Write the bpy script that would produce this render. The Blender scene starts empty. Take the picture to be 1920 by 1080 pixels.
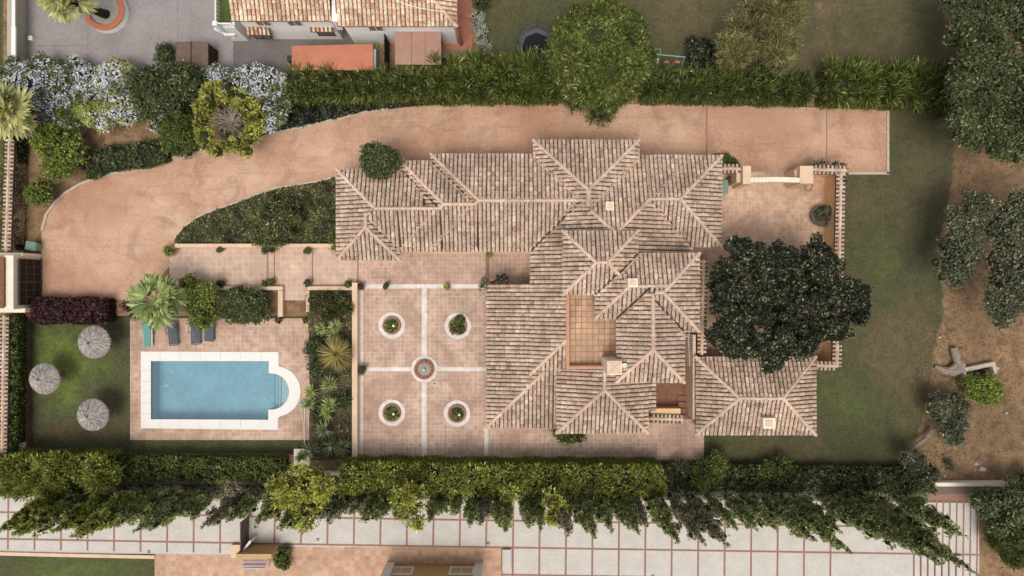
import bpy, math, random
import numpy as np
from mathutils.geometry import tessellate_polygon
from mathutils import Vector
random.seed(7); RNG = np.random.default_rng(11)
SC = bpy.context.scene; COL = SC.collection
H = 53.0; S = 24.0
def W(px, py, z=0.0):
    k = (H - z) / H / S
    return ((px - 960) * k, -(py - 540) * k)
def W3(px, py, z=0.0):
    x, y = W(px, py, z); return (x, y, z)

# ---------------------------------------------------------------- materials
def lin(c):
    c = c / 255.0
    return c / 12.92 if c <= 0.04045 else ((c + 0.055) / 1.055) ** 2.4
ALB = 0.92
def C(r, g, b, k=1.0):
    return (min(lin(r) * ALB * k, .86), min(lin(g) * ALB * k, .86), min(lin(b) * ALB * k, .86), 1)
class NT:
    def __init__(s, name, rough=0.85, spec=0.25):
        s.m = bpy.data.materials.new(name); s.m.use_nodes = True
        s.t = s.m.node_tree; s.n = s.t.nodes; s.b = s.n['Principled BSDF']
        s.b.inputs['Roughness'].default_value = rough
        s.b.inputs['Specular IOR Level'].default_value = spec
        s.geo = s.n.new('ShaderNodeNewGeometry'); s.pos = s.geo.outputs['Position']
    def link(s, a, b): s.t.links.new(a, b)
    def noise(s, scale, detail=4, rough=.6, vec=None, dist=0):
        n = s.n.new('ShaderNodeTexNoise'); n.inputs['Scale'].default_value = scale
        n.inputs['Detail'].default_value = detail; n.inputs['Roughness'].default_value = rough
        n.inputs['Distortion'].default_value = dist
        s.link(vec or s.pos, n.inputs['Vector']); return n.outputs['Fac']
    def mapping(s, loc=(0, 0, 0), rot=0, scale=(1, 1, 1), vec=None):
        n = s.n.new('ShaderNodeMapping'); n.inputs['Location'].default_value = loc
        n.inputs['Rotation'].default_value = (0, 0, rot); n.inputs['Scale'].default_value = scale
        s.link(vec or s.pos, n.inputs['Vector']); return n.outputs['Vector']
    def ramp(s, fac, stops, interp='LINEAR'):
        n = s.n.new('ShaderNodeValToRGB'); n.color_ramp.interpolation = interp
        e = n.color_ramp.elements
        while len(e) > len(stops): e.remove(e[-1])
        while len(e) < len(stops): e.new(1)
        for i, (p, c) in enumerate(stops):
            e[i].position = p; e[i].color = c if hasattr(c, '__len__') else (c, c, c, 1)
        s.link(fac, n.inputs[0]); return n.outputs[0]
    def mix(s, fac, a, b, mode='MIX'):
        n = s.n.new('ShaderNodeMix'); n.data_type = 'RGBA'; n.blend_type = mode
        for v, k in ((fac, 0), (a, 6), (b, 7)):
            if isinstance(v, (int, float)): n.inputs[k].default_value = v if k == 0 else (v, v, v, 1)
            elif isinstance(v, tuple): n.inputs[k].default_value = v
            else: s.link(v, n.inputs[k])
        return n.outputs[2]
    def math(s, op, a, b=0.0):
        n = s.n.new('ShaderNodeMath'); n.operation = op
        for v, k in ((a, 0), (b, 1)):
            if isinstance(v, (int, float)): n.inputs[k].default_value = v
            else: s.link(v, n.inputs[k])
        return n.outputs[0]
    def attr(s, name):
        n = s.n.new('ShaderNodeAttribute'); n.attribute_name = name; return n.outputs['Fac']
    def bump(s, h, strength=.4, dist=.02):
        n = s.n.new('ShaderNodeBump'); n.inputs['Strength'].default_value = strength
        n.inputs['Distance'].default_value = dist
        s.link(h, n.inputs['Height']); s.link(n.outputs[0], s.b.inputs['Normal'])
    def out(s, c):
        s.link(c, s.b.inputs['Base Color']); return s.m
    def island(s): return s.geo.outputs['Random Per Island']

def plain(name, c, var=.12, scale=1.5, rough=.8, metal=0):
    t = NT(name, rough)
    t.b.inputs['Metallic'].default_value = metal
    n = t.noise(scale, 5, .65); n2 = t.noise(scale * 7, 3)
    a = t.ramp(n, [(.25, 1 - var * 1.6), (.75, 1 + var * .6)])
    a2 = t.ramp(n2, [(.3, 1 - var), (.7, 1 + var * .5)])
    return t.out(t.mix(1.0, t.mix(1.0, c, a, 'MULTIPLY'), a2, 'MULTIPLY'))
LK = 2.0; HS = True
def leafmat(name, dark, mid, light, rough=.55, pl=.84, clump=.35):
    t = NT(name, rough, .3)
    dark, mid, light = [(min((q[0] * .62 + q[1] * .36) * LK, .8), min((q[1] * .9 + q[0] * .06) * LK, .8), min(q[2] * LK, .8), 1) if HS else tuple(min(v * LK, .8) for v in q[:3]) + (1,) for q in (dark, mid, light)]
    c = t.ramp(t.island(), [(0, dark), (.45, mid), (pl, mid), (1, light)])
    n = t.noise(.8, 3); n2 = t.noise(2.6, 2)
    a = t.ramp(n, [(.3, 1 - clump), (.7, 1 + clump * .55)])
    a2 = t.ramp(n2, [(.3, 1 - clump * .7), (.7, 1 + clump * .4)])
    c = t.mix(1.0, t.mix(1.0, c, a, 'MULTIPLY'), a2, 'MULTIPLY')
    tr = t.n.new('ShaderNodeBsdfTranslucent'); t.link(c, tr.inputs[0])
    ms = t.n.new('ShaderNodeMixShader'); ms.inputs[0].default_value = .22
    t.link(t.b.outputs[0], ms.inputs[1]); t.link(tr.outputs[0], ms.inputs[2])
    t.link(ms.outputs[0], t.n['Material Output'].inputs['Surface'])
    return t.out(c)
def tilemat(name, c1, c2, mort, size=.335, stain=.5, rot=0.0, msize=.016, dirt=None, off=(0, 0, 0), off_freq=0.0):
    t = NT(name, .75)
    v = t.mapping(off, rot)
    b = t.n.new('ShaderNodeTexBrick'); t.link(v, b.inputs['Vector'])
    b.offset = off_freq; b.squash = 1
    b.inputs['Scale'].default_value = 1; b.inputs['Mortar Size'].default_value = msize
    b.inputs['Mortar Smooth'].default_value = .3
    b.inputs['Brick Width'].default_value = size; b.inputs['Row Height'].default_value = size
    b.inputs['Color1'].default_value = c1; b.inputs['Color2'].default_value = c2; b.inputs['Mortar'].default_value = mort
    n = t.noise(.35, 6, .65, dist=.6); n2 = t.noise(2.2, 5, .7)
    a = t.ramp(n, [(.3, 1 - stain * .55), (.5, .95), (.72, 1.12)])
    a2 = t.ramp(n2, [(.3, .82), (.7, 1.1)])
    c = t.mix(1.0, t.mix(1.0, b.outputs['Color'], a, 'MULTIPLY'), a2, 'MULTIPLY')
    if dirt:
        n3 = t.noise(.3, 9, .72, dist=.6)
        c = t.mix(t.ramp(n3, [(.46, 0), (.66, .75)]), c, dirt)
    return t.out(c)

M = {}
# roof tiles
def roofmat(name, cs, kk=1.7, mo=1.0):
    t = NT(name, .85)
    cs = [tuple(min(v * kk * w, .82) for v, w in zip(q[:3], (1, 1.03, 1.04))) + (1,) for q in cs]
    c = t.ramp(t.island(), [(i / (len(cs) - 1), c) for i, c in enumerate(cs)], 'LINEAR')
    n = t.noise(9, 6, .85)
    c = t.mix(t.ramp(n, [(.5, 0), (.6, .75 * mo)]), c, C(236, 218, 198))
    n2 = t.noise(.45, 6, .65)
    c = t.mix(1.0, c, t.ramp(n2, [(.34, .74), (.64, 1.12)]), 'MULTIPLY')
    n3 = t.noise(5.5, 6, .85)
    c = t.mix(t.ramp(n3, [(.5, 0), (.6, .75 * mo)]), c, C(118, 93, 76))
    return t.out(c)
M['roof'] = roofmat('roof_tile_clay', [C(116, 94, 78), C(150, 126, 108), C(166, 138, 118), C(140, 116, 98), C(172, 148, 130), C(156, 126, 106), C(182, 164, 148), C(146, 126, 112), C(168, 138, 114)], 1.6)
M['roof_new'] = roofmat('roof_tile_clay_pale', [C(190, 150, 122), C(214, 176, 146), C(170, 128, 100), C(224, 192, 164), C(200, 156, 126), C(150, 112, 88)], 1.45)
M['channel'] = plain('roof_channel_tile', C(86, 66, 52), .35, 6)
M['channel_new'] = plain('roof_channel_tile_pale', C(140, 100, 76), .3, 6)
M['cap'] = roofmat('ridge_tile_clay', [C(176, 146, 124), C(198, 170, 150), C(186, 152, 130), C(200, 178, 158)], 1.35, .35)
M['mortar'] = plain('ridge_mortar', C(176, 150, 130), .25, 5)
# paving
def drivemat():
    t = NT('driveway_brick', .85)
    b = t.n.new('ShaderNodeTexBrick'); t.link(t.mapping(rot=math.radians(45)), b.inputs['Vector'])
    b.inputs['Scale'].default_value = 1; b.inputs['Mortar Size'].default_value = .012
    b.inputs['Brick Width'].default_value = .24; b.inputs['Row Height'].default_value = .12
    b.inputs['Color1'].default_value = C(206, 160, 130); b.inputs['Color2'].default_value = C(184, 142, 114); b.inputs['Mortar'].default_value = C(150, 116, 96)
    n = t.noise(.16, 6, .62, dist=.5)
    base = t.mix(t.ramp(n, [(.35, 0), (.68, 1)]), b.outputs['Color'], C(214, 178, 152))
    n2 = t.noise(.5, 8, .72, dist=.8)
    base = t.mix(t.ramp(n2, [(.5, 0), (.66, .5)]), base, C(146, 112, 92))
    n3 = t.noise(1.3, 8, .75, dist=.6)
    base = t.mix(t.ramp(n3, [(.57, 0), (.72, .7)]), base, C(212, 188, 168))
    n4 = t.noise(7, 5, .85)
    base = t.mix(1.0, base, t.ramp(n4, [(.35, .82), (.65, 1.14)]), 'MULTIPLY')
    n6 = t.noise(.9, 8, .8, t.mapping(scale=(.25, 2.2, 1)), .3)
    base = t.mix(t.ramp(n6, [(.52, 0), (.68, .4)]), base, C(132, 100, 80))
    n7 = t.noise(.11, 3, .5)
    base = t.mix(t.ramp(n7, [(.45, 0), (.62, .5)]), base, C(168, 122, 94))
    return t.out(base)
M['drive'] = drivemat()
M['tile'] = tilemat('terracotta_paving', C(210, 178, 158), C(190, 158, 138), C(222, 198, 180), .335, .65, dirt=C(158, 128, 110), msize=.018)
M['tile_pale'] = tilemat('terracotta_paving_pale', C(216, 186, 164), C(200, 170, 148), C(226, 204, 184), .42, .4, dirt=C(184, 156, 134))
M['tile_patio'] = tilemat('terracotta_patio_paving', C(222, 186, 160), C(200, 162, 136), C(222, 192, 168), .34, .6, dirt=C(176, 140, 114))
M['tile_deck'] = tilemat('pool_deck_paving', C(216, 184, 164), C(196, 160, 138), C(224, 200, 182), .335, .65, dirt=C(160, 128, 106))
M['tile_roofterrace'] = tilemat('roof_terrace_paving', C(218, 182, 150), C(200, 162, 132), C(150, 118, 94), .42, .7, msize=.03, dirt=C(160, 128, 102))
M['tile_neighbour'] = tilemat('neighbour_paving', C(212, 176, 148), C(190, 148, 120), C(198, 166, 142), .41, .35, msize=.02)
M['tile_dark'] = tilemat('dark_yard_paving', C(150, 108, 84), C(132, 94, 74), C(146, 108, 86), .34, .6)  # darker brown tiles for the passage, its steps and the fountain rim
M['white_stone'] = tilemat('white_marble_strip', C(232, 224, 214), C(222, 212, 202), C(196, 186, 174), .62, .15, msize=.008)
M['coping'] = plain('pool_coping_white', C(236, 232, 225), .03, .5, .6)
M['concrete'] = plain('concrete_slab', C(206, 199, 190), .1, .9)
M['grey_conc'] = plain('grey_stamped_concrete', C(158, 150, 148), .14, .5)
M['grey_conc2'] = plain('dark_grey_concrete', C(120, 114, 112), .14, .5)
M['brickline'] = plain('brick_band', C(160, 122, 104), .16, 4)
M['cream'] = plain('cream_render', C(226, 196, 166), .09, 1.5)
M['cream_pale'] = plain('pale_cream_render', C(240, 228, 206), .08, 1.5)
M['ochre'] = plain('ochre_render', C(236, 196, 150), .1, 1.2)
M['ochre_dull'] = plain('dull_ochre_render', C(200, 164, 116), .08, 1.2)
M['white'] = plain('white_render', C(246, 243, 236), .05, 1)
M['whitepaint'] = plain('white_paint', C(238, 234, 228), .03, 1, .5)
M['pinkcap'] = plain('pink_coping', C(206, 146, 120), .1, 3)
M['wood'] = plain('dark_stained_wood', C(84, 66, 58), .25, 3)
M['wood_mid'] = plain('weathered_wood', C(118, 98, 86), .2, 3)
M['wood_dark'] = plain('black_brown_wood', C(52, 42, 38), .2, 3)
M['kerb'] = plain('kerb_stone', C(200, 184, 164), .15, 3)
M['metal_dark'] = plain('dark_metal', C(58, 56, 56), .1, 4, .5)
M['metal'] = plain('pale_metal', C(196, 192, 186), .05, 4, .4)
M['glass'] = plain('window_glass', C(120, 112, 104), .1, 4, .12)
M['orange_roof'] = plain('terracotta_sheet', C(196, 126, 98), .12, .9)
M['brick_pane'] = plain('pane_tan', C(206, 176, 150), .06, 2)  # tan colour of the southern house's window panes
M['pergola'] = plain('dusty_pink_sheet', C(172, 134, 118), .09, .8)
M['pink_terrace'] = tilemat('pink_terrace_paving', C(190, 126, 102), C(174, 114, 92), C(176, 126, 106), 1.1, .3)
M['flag'] = plain('flagstone', C(160, 136, 106), .3, 2.2)
M['bark'] = plain('bark', C(124, 104, 88), .3, 5)
M['bark_grey'] = plain('grey_bark', C(160, 146, 132), .3, 5)
M['terracotta'] = plain('terracotta_pot', C(176, 108, 78), .12, 5)
M['brick_orange'] = plain('orange_brick', C(212, 132, 98), .14, 8)
M['gravel'] = plain('white_gravel', C(206, 198, 186), .3, 9)
M['soil'] = plain('planting_soil', C(112, 92, 76), .3, 3)
M['strip_brown'] = plain('brown_gravel', C(126, 108, 98), .16, 6)
M['pool_tile'] = plain('pool_basin_blue', C(164, 196, 208), .14, .5, .5)
M['pool_side'] = plain('pool_basin_side', C(150, 176, 182), .06, .5, .5)
M['lounger'] = plain('slate_blue_plastic', C(80, 92, 104), .05, 3, .5)
M['teal'] = plain('teal_cushion', C(104, 158, 146), .05, 3)
M['greenbin'] = plain('pale_green_plastic', C(122, 152, 134), .05, 3, .5)
M['red'] = plain('coral_plastic', C(220, 120, 100), .05, 3, .5)
M['mint'] = plain('mint_metal', C(140, 190, 170), .05, 3, .5)
M['green_plastic'] = plain('green_plastic', C(60, 130, 90), .05, 3, .5)
M['hose'] = plain('yellow_hose', C(170, 160, 90), .05, 3, .5)
M['blue_plastic'] = plain('blue_plastic', C(70, 120, 180), .05, 3, .5)
M['rock'] = plain('pale_rock', C(186, 174, 158), .2, 4)
M['trampoline'] = plain('black_mesh_mat', C(30, 28, 32), .1, 4)
M['netting'] = plain('grey_netting', C(96, 98, 104), .25, 6)
def thatch():
    t = NT('straw_thatch', .9)
    c = t.ramp(t.island(), [(0, C(136, 126, 118)), (.5, C(188, 180, 172)), (1, C(222, 214, 206))])
    return t.out(c)
M['thatch'] = thatch()
def cloth():
    t = NT('striped_cloth', .9)
    w = t.n.new('ShaderNodeTexWave'); w.wave_type = 'BANDS'; w.bands_direction = 'Y'
    w.inputs['Scale'].default_value = 1.4; w.inputs['Distortion'].default_value = .3; t.link(t.pos, w.inputs[0])
    return t.out(t.ramp(w.outputs['Fac'], [(0, C(160, 40, 46)), (.25, C(240, 238, 238)), (.5, C(70, 74, 120)), (.66, C(240, 240, 244)), (.85, C(90, 40, 50))], 'CONSTANT'))
M['cloth'] = cloth()
def watermat():
    m = bpy.data.materials.new('pool_water'); m.use_nodes = True; t = m.node_tree; t.nodes.remove(t.nodes['Principled BSDF'])
    tr = t.nodes.new('ShaderNodeBsdfTransparent'); tr.inputs[0].default_value = (.80, .93, .97, 1)
    gl = t.nodes.new('ShaderNodeBsdfGlossy'); gl.inputs['Roughness'].default_value = .06
    df = t.nodes.new('ShaderNodeBsdfDiffuse'); df.inputs[0].default_value = C(150, 182, 196)
    fr = t.nodes.new('ShaderNodeFresnel'); fr.inputs[0].default_value = 1.33
    nz = t.nodes.new('ShaderNodeTexNoise'); nz.inputs['Scale'].default_value = 1.5
    bp = t.nodes.new('ShaderNodeBump'); bp.inputs['Strength'].default_value = .12; bp.inputs['Distance'].default_value = .05
    t.links.new(nz.outputs[0], bp.inputs['Height']); t.links.new(bp.outputs[0], gl.inputs['Normal']); t.links.new(bp.outputs[0], fr.inputs['Normal'])
    m0 = t.nodes.new('ShaderNodeMixShader'); m0.inputs[0].default_value = .25
    t.links.new(tr.outputs[0], m0.inputs[1]); t.links.new(df.outputs[0], m0.inputs[2])
    mx = t.nodes.new('ShaderNodeMixShader'); t.links.new(fr.outputs[0], mx.inputs[0]); t.links.new(m0.outputs[0], mx.inputs[1]); t.links.new(gl.outputs[0], mx.inputs[2])
    t.links.new(mx.outputs[0], t.nodes['Material Output'].inputs[0]); return m
M['water'] = watermat()
M['water_murky'] = plain('fountain_water', C(120, 116, 104), .1, 3, .15)
def groundmat(name, lush=C(88, 98, 52), dull=C(78, 80, 54), dry=C(98, 87, 63), soil=C(150, 120, 90), soil2=C(92, 74, 56)):
    t = NT(name, .95)
    n1 = t.noise(.25, 8, .7, dist=.4); n2 = t.noise(1.4, 8, .75, dist=.5); n3 = t.noise(9, 4, .8)
    lu = t.math('ADD', t.attr('lush'), t.math('MULTIPLY', t.math('SUBTRACT', n1, .5), 1.1))
    gr = t.ramp(lu, [(.05, dry), (.4, dull), (.85, lush), (1, C(104, 116, 56))])
    nn = t.ramp(n2, [(.3, .68), (.7, 1.26)])
    gr = t.mix(1.0, gr, nn, 'MULTIPLY')
    n5 = t.noise(4.5, 6, .85)
    gr = t.mix(1.0, gr, t.ramp(n5, [(.36, .72), (.64, 1.26)]), 'MULTIPLY')
    gr = t.mix(t.ramp(n3, [(.5, 0), (.7, .45)]), gr, C(120, 108, 80))
    n4 = t.noise(1.1, 9, .8, dist=.2)
    so = t.ramp(n4, [(.36, soil2), (.52, soil), (.7, C(176, 144, 112))])
    so = t.mix(1.0, so, t.ramp(n3, [(.3, .8), (.7, 1.15)]), 'MULTIPLY')
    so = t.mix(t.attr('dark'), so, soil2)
    cov = t.math('ADD', t.attr('grass'), t.math('MULTIPLY', t.math('SUBTRACT', n2, .5), 1.0))
    return t.out(t.mix(t.ramp(cov, [(.38, 0), (.62, 1)]), so, gr))
M['ground'] = groundmat('garden_ground')
M['lawn_green'] = plain('mown_grass', C(84, 102, 52), .25, .9)
# foliage
M['lf_dark'] = leafmat('leaf_dark_evergreen', C(22, 26, 17), C(40, 46, 30), C(120, 128, 92), pl=.76, clump=.8)
M['lf_oak'] = leafmat('leaf_deep_green', C(34, 44, 25), C(62, 74, 43), C(118, 134, 80))
M['lf_olive'] = leafmat('leaf_olive_grey', C(46, 50, 35), C(80, 84, 61), C(142, 146, 114))
M['lf_mid'] = leafmat('leaf_mid_green', C(38, 52, 22), C(66, 84, 36), C(116, 132, 60))
M['lf_side'] = leafmat('leaf_clipped_face', C(56, 74, 26), C(92, 112, 44), C(130, 148, 66))
M['lf_bright'] = leafmat('leaf_bright_green', C(54, 70, 24), C(84, 104, 42), C(134, 152, 74))
M['lf_gold'] = leafmat('leaf_golden_cypress', C(44, 50, 20), C(166, 172, 80), C(226, 228, 140), clump=.5)
M['lf_goldgreen'] = leafmat('leaf_gold_green_hedge', C(50, 60, 24), C(126, 138, 62), C(196, 202, 112), clump=.45)
M['lf_feather'] = leafmat('leaf_feathery_green', C(42, 52, 23), C(82, 96, 44), C(146, 160, 90), clump=.5)
M['lf_round'] = leafmat('leaf_round_tree', C(44, 54, 24), C(84, 98, 46), C(152, 166, 94), clump=.45)
M['lf_feather_dk'] = leafmat('leaf_feathery_dark', C(44, 56, 26), C(72, 88, 42), C(108, 122, 66), clump=.4)
M['lf_cyp'] = leafmat('leaf_cypress', C(70, 84, 46), C(122, 136, 84), C(176, 186, 132), clump=.45)
M['lf_cyp_dry'] = leafmat('leaf_cypress_dull', C(86, 84, 62), C(132, 126, 100), C(172, 164, 138))
M['lf_casu'] = leafmat('leaf_dry_olive_tree', C(70, 66, 38), C(112, 108, 66), C(156, 152, 102))
HS = False; LK = 1.25
M['lf_red'] = leafmat('leaf_burgundy', C(40, 22, 22), C(76, 44, 44), C(116, 76, 70))
M['lf_redbright'] = leafmat('leaf_rust', C(96, 44, 32), C(140, 66, 48), C(170, 90, 66))
HS = True; LK = 2.0
M['lf_palm'] = leafmat('leaf_fan_palm', C(66, 86, 44), C(106, 128, 72), C(150, 168, 110))
M['lf_palm_dry'] = leafmat('leaf_fan_palm_dry', C(116, 116, 66), C(150, 150, 96), C(184, 178, 128))
M['lf_yucca'] = leafmat('leaf_yucca', C(76, 96, 50), C(122, 142, 82), C(172, 184, 126))
M['lf_yucca_dk'] = leafmat('leaf_yucca_deep', C(66, 84, 50), C(104, 124, 78), C(156, 170, 120))
M['lf_cycad'] = leafmat('leaf_cycad_bronze', C(86, 72, 34), C(122, 102, 54), C(150, 130, 80))
M['lf_cycad_g'] = leafmat('leaf_cycad_green', C(90, 88, 44), C(120, 114, 62), C(150, 142, 86))
M['lf_cover'] = leafmat('leaf_ground_cover', C(44, 54, 27), C(76, 86, 46), C(160, 160, 112), pl=.86, clump=.6)
M['lf_bed'] = leafmat('leaf_bed_cover', C(46, 48, 28), C(80, 80, 46), C(164, 158, 116), pl=.88, clump=.75)
M['weeds_dry'] = leafmat('leaf_dry_weed', C(96, 82, 60), C(120, 104, 78), C(150, 134, 106), clump=.2)
M['weeds_dark'] = leafmat('leaf_dark_weed', C(60, 54, 38), C(74, 68, 46), C(92, 88, 60), clump=.2)
M['bedsoil'] = plain('bed_soil', C(72, 64, 46), .3, 3)
M['lf_sage'] = leafmat('leaf_grey_sage', C(120, 128, 108), C(146, 154, 136), C(176, 182, 166))
LK = 1.1; HS = False
M['fl_blue'] = leafmat('flower_pale_blue', C(196, 196, 214), C(224, 224, 234), C(238, 238, 244), clump=.1)
M['fl_red'] = leafmat('flower_pink_red', C(180, 60, 70), C(206, 84, 92), C(224, 120, 116), clump=.1)
M['fl_white'] = leafmat('flower_cream', C(210, 200, 170), C(226, 216, 190), C(240, 236, 216), clump=.1)
M['fl_orange'] = leafmat('flower_orange', C(220, 110, 60), C(230, 130, 80), C(236, 150, 100), clump=.1)
CORE = {k: M[k] for k in M}
def coremat(name, c): return plain(name, c, .3, 2)
M['core'] = coremat('inner_twigs', C(48, 50, 33))
M['core_green'] = coremat('inner_leaf_mass', C(58, 68, 32))
M['core_red'] = coremat('inner_twigs_red', C(34, 24, 22))
M['core_gold'] = coremat('inner_twigs_gold', C(58, 60, 26))

# ---------------------------------------------------------------- object helpers
def tag(o, label=None, cat=None, group=None, kind=None):
    if label: o['label'] = label
    if cat: o['category'] = cat
    if group: o['group'] = group
    if kind: o['kind'] = kind
    return o
def thing(name, label, cat, loc, rz=0, group=None):
    o = bpy.data.objects.new(name, None); COL.objects.link(o); o.empty_display_size = .3
    o.location = loc; o.rotation_euler = (0, 0, rz)
    return tag(o, label, cat, group)
def rootloc(p):
    x = np.zeros(3)
    while p is not None: x += np.array(p.location); p = p.parent
    return x
def link_mesh(me, name, mats, parent, origin, local=False):
    o = bpy.data.objects.new(name, me); COL.objects.link(o)
    for m in (mats if isinstance(mats, (list, tuple)) else [mats]): me.materials.append(m)
    if parent is not None: o.parent = parent
    elif origin is not None: o.location = origin
    return o
class MB:
    def __init__(s): s.v = []; s.f = []; s.mi = []; s.m = 0
    def add(s, vs, fs):
        b = len(s.v); s.v += [tuple(v) for v in vs]
        for f in fs: s.f.append(tuple(b + i for i in f)); s.mi.append(s.m)
    def box(s, x0, x1, y0, y1, z0, z1):
        if x0 > x1: x0, x1 = x1, x0
        if y0 > y1: y0, y1 = y1, y0
        s.prism([(x0, y0), (x1, y0), (x1, y1), (x0, y1)], z0, z1)
    def pbox(s, px0, py0, px1, py1, z0, z1, zr=None):
        zr = z1 if zr is None else zr
        a = W(px0, py0, zr); b = W(px1, py1, zr); s.box(a[0], b[0], a[1], b[1], z0, z1)
    def prism(s, pts, z0, z1):
        n = len(pts); A = sum(pts[i][0] * pts[(i + 1) % n][1] - pts[(i + 1) % n][0] * pts[i][1] for i in range(n))
        if A < 0: pts = pts[::-1]
        vs = [(p[0], p[1], z0) for p in pts] + [(p[0], p[1], z1) for p in pts]
        fs = [(i, (i + 1) % n, n + (i + 1) % n, n + i) for i in range(n)]
        if n <= 4: fs += [tuple(range(n))[::-1], tuple(range(n, 2 * n))]
        else:
            tr = tessellate_polygon([[Vector((p[0], p[1], 0)) for p in pts]])
            for t in tr:
                a, b, c = t
                ar = (pts[b][0] - pts[a][0]) * (pts[c][1] - pts[a][1]) - (pts[c][0] - pts[a][0]) * (pts[b][1] - pts[a][1])
                if ar < 0: a, b, c = c, b, a
                fs.append((a + n, b + n, c + n)); fs.append((c, b, a))
        s.add(vs, fs)
    def beam(s, p, q, w, h):
        p = np.array(p, float); q = np.array(q, float); d = q - p; L = np.linalg.norm(d); d /= L
        u = np.array((0, 0, 1.)) if abs(d[2]) < .95 else np.array((1., 0, 0))
        a = np.cross(d, u); a /= np.linalg.norm(a); b = np.cross(a, d)
        vs = [e + a * sx * w / 2 + b * sy * h / 2 for e in (p, q) for sx, sy in ((-1, -1), (1, -1), (1, 1), (-1, 1))]
        s.add(vs, [(0, 1, 2, 3), (7, 6, 5, 4), (0, 4, 5, 1), (1, 5, 6, 2), (2, 6, 7, 3), (3, 7, 4, 0)])
    def tube(s, path, rad, n=7, cap=True):
        path = [np.array(p, float) for p in path]
        if not hasattr(rad, '__len__'): rad = [rad] * len(path)
        vs = []; fs = []; ref = np.array((.31, .17, .93))
        for i, p in enumerate(path):
            d = (path[min(i + 1, len(path) - 1)] - path[max(i - 1, 0)]); d = d / (np.linalg.norm(d) + 1e-9)
            r0 = ref if abs(d @ ref) < .95 else np.array((1., 0, 0))
            a = np.cross(d, r0); a /= np.linalg.norm(a); b = np.cross(d, a)
            for k in range(n):
                t = 2 * math.pi * k / n; vs.append(p + rad[i] * (a * math.cos(t) + b * math.sin(t)))
        for i in range(len(path) - 1):
            for k in range(n):
                fs.append((i * n + k, i * n + (k + 1) % n, (i + 1) * n + (k + 1) % n, (i + 1) * n + k))
        if cap: fs.append(tuple(range(n))[::-1]); fs.append(tuple(range((len(path) - 1) * n, len(path) * n)))
        s.add(vs, fs)
    def lathe(s, c, prof, n=24):
        vs = []; fs = []
        for r, z in prof:
            for k in range(n):
                t = 2 * math.pi * k / n; vs.append((c[0] + r * math.cos(t), c[1] + r * math.sin(t), z))
        for i in range(len(prof) - 1):
            for k in range(n):
                fs.append((i * n + k, i * n + (k + 1) % n, (i + 1) * n + (k + 1) % n, (i + 1) * n + k))
        s.add(vs, fs)
        for i, rev in ((0, True), (len(prof) - 1, False)):
            if prof[i][0] > 1e-4:
                pass
    def disc(s, c, r, z, n=24):
        s.add([(c[0] + r * math.cos(2 * math.pi * k / n), c[1] + r * math.sin(2 * math.pi * k / n), z) for k in range(n)], [tuple(range(n))])
    def build(s, name, mats, parent=None, origin=None, local=False, smooth=False):
        v = np.array(s.v, float).reshape(-1, 3)
        if parent is not None and not local: v = v - rootloc(parent)
        elif origin is not None and not local: v = v - np.array(origin)
        me = bpy.data.meshes.new(name); me.from_pydata(v.tolist(), [], s.f); me.update()
        if any(s.mi): me.polygons.foreach_set('material_index', s.mi)
        if smooth: me.polygons.foreach_set('use_smooth', [True] * len(me.polygons))
        return link_mesh(me, name, mats, parent, origin)
def np_mesh(name, parts, mats, parent=None, origin=None, attrs=None, local=False):
    """parts: list of (V, F, material index); F is (n,k)"""
    Vs = []; loops = []; starts = []; mi = []; off = 0; ls = 0
    for V, F, k in parts:
        if len(V) == 0: continue
        Vs.append(V); F = np.asarray(F); loops.append((F + off).ravel()); n, q = F.shape
        starts.append(ls + np.arange(n) * q); ls += n * q; mi.append(np.full(n, k)); off += len(V)
    V = np.concatenate(Vs).astype(float)
    if parent is not None and not local: V = V - rootloc(parent)
    elif origin is not None and not local: V = V - np.array(origin)
    L = np.concatenate(loops); st = np.concatenate(starts); mi = np.concatenate(mi)
    me = bpy.data.meshes.new(name); me.vertices.add(len(V)); me.vertices.foreach_set('co', V.ravel().astype(np.float32))
    me.loops.add(len(L)); me.loops.foreach_set('vertex_index', L.astype(np.int32))
    me.polygons.add(len(st)); me.polygons.foreach_set('loop_start', st.astype(np.int32))
    me.polygons.foreach_set('material_index', mi.astype(np.int32))
    me.update(calc_edges=True); me.validate()
    for k, a in (attrs or {}).items():
        at = me.attributes.new(k, 'FLOAT', 'POINT'); at.data.foreach_set('value', a.astype(np.float32))
    return link_mesh(me, name, mats, parent, origin)
def children(o): return [c for c in bpy.data.objects if c.parent == o]
def copy_tree(o, parent=None, kids=None):
    c = o.copy(); COL.objects.link(c)
    if parent is not None: c.parent = parent
    for ch in (kids if kids is not None else children(o)): copy_tree(ch, c)
    return c

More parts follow.
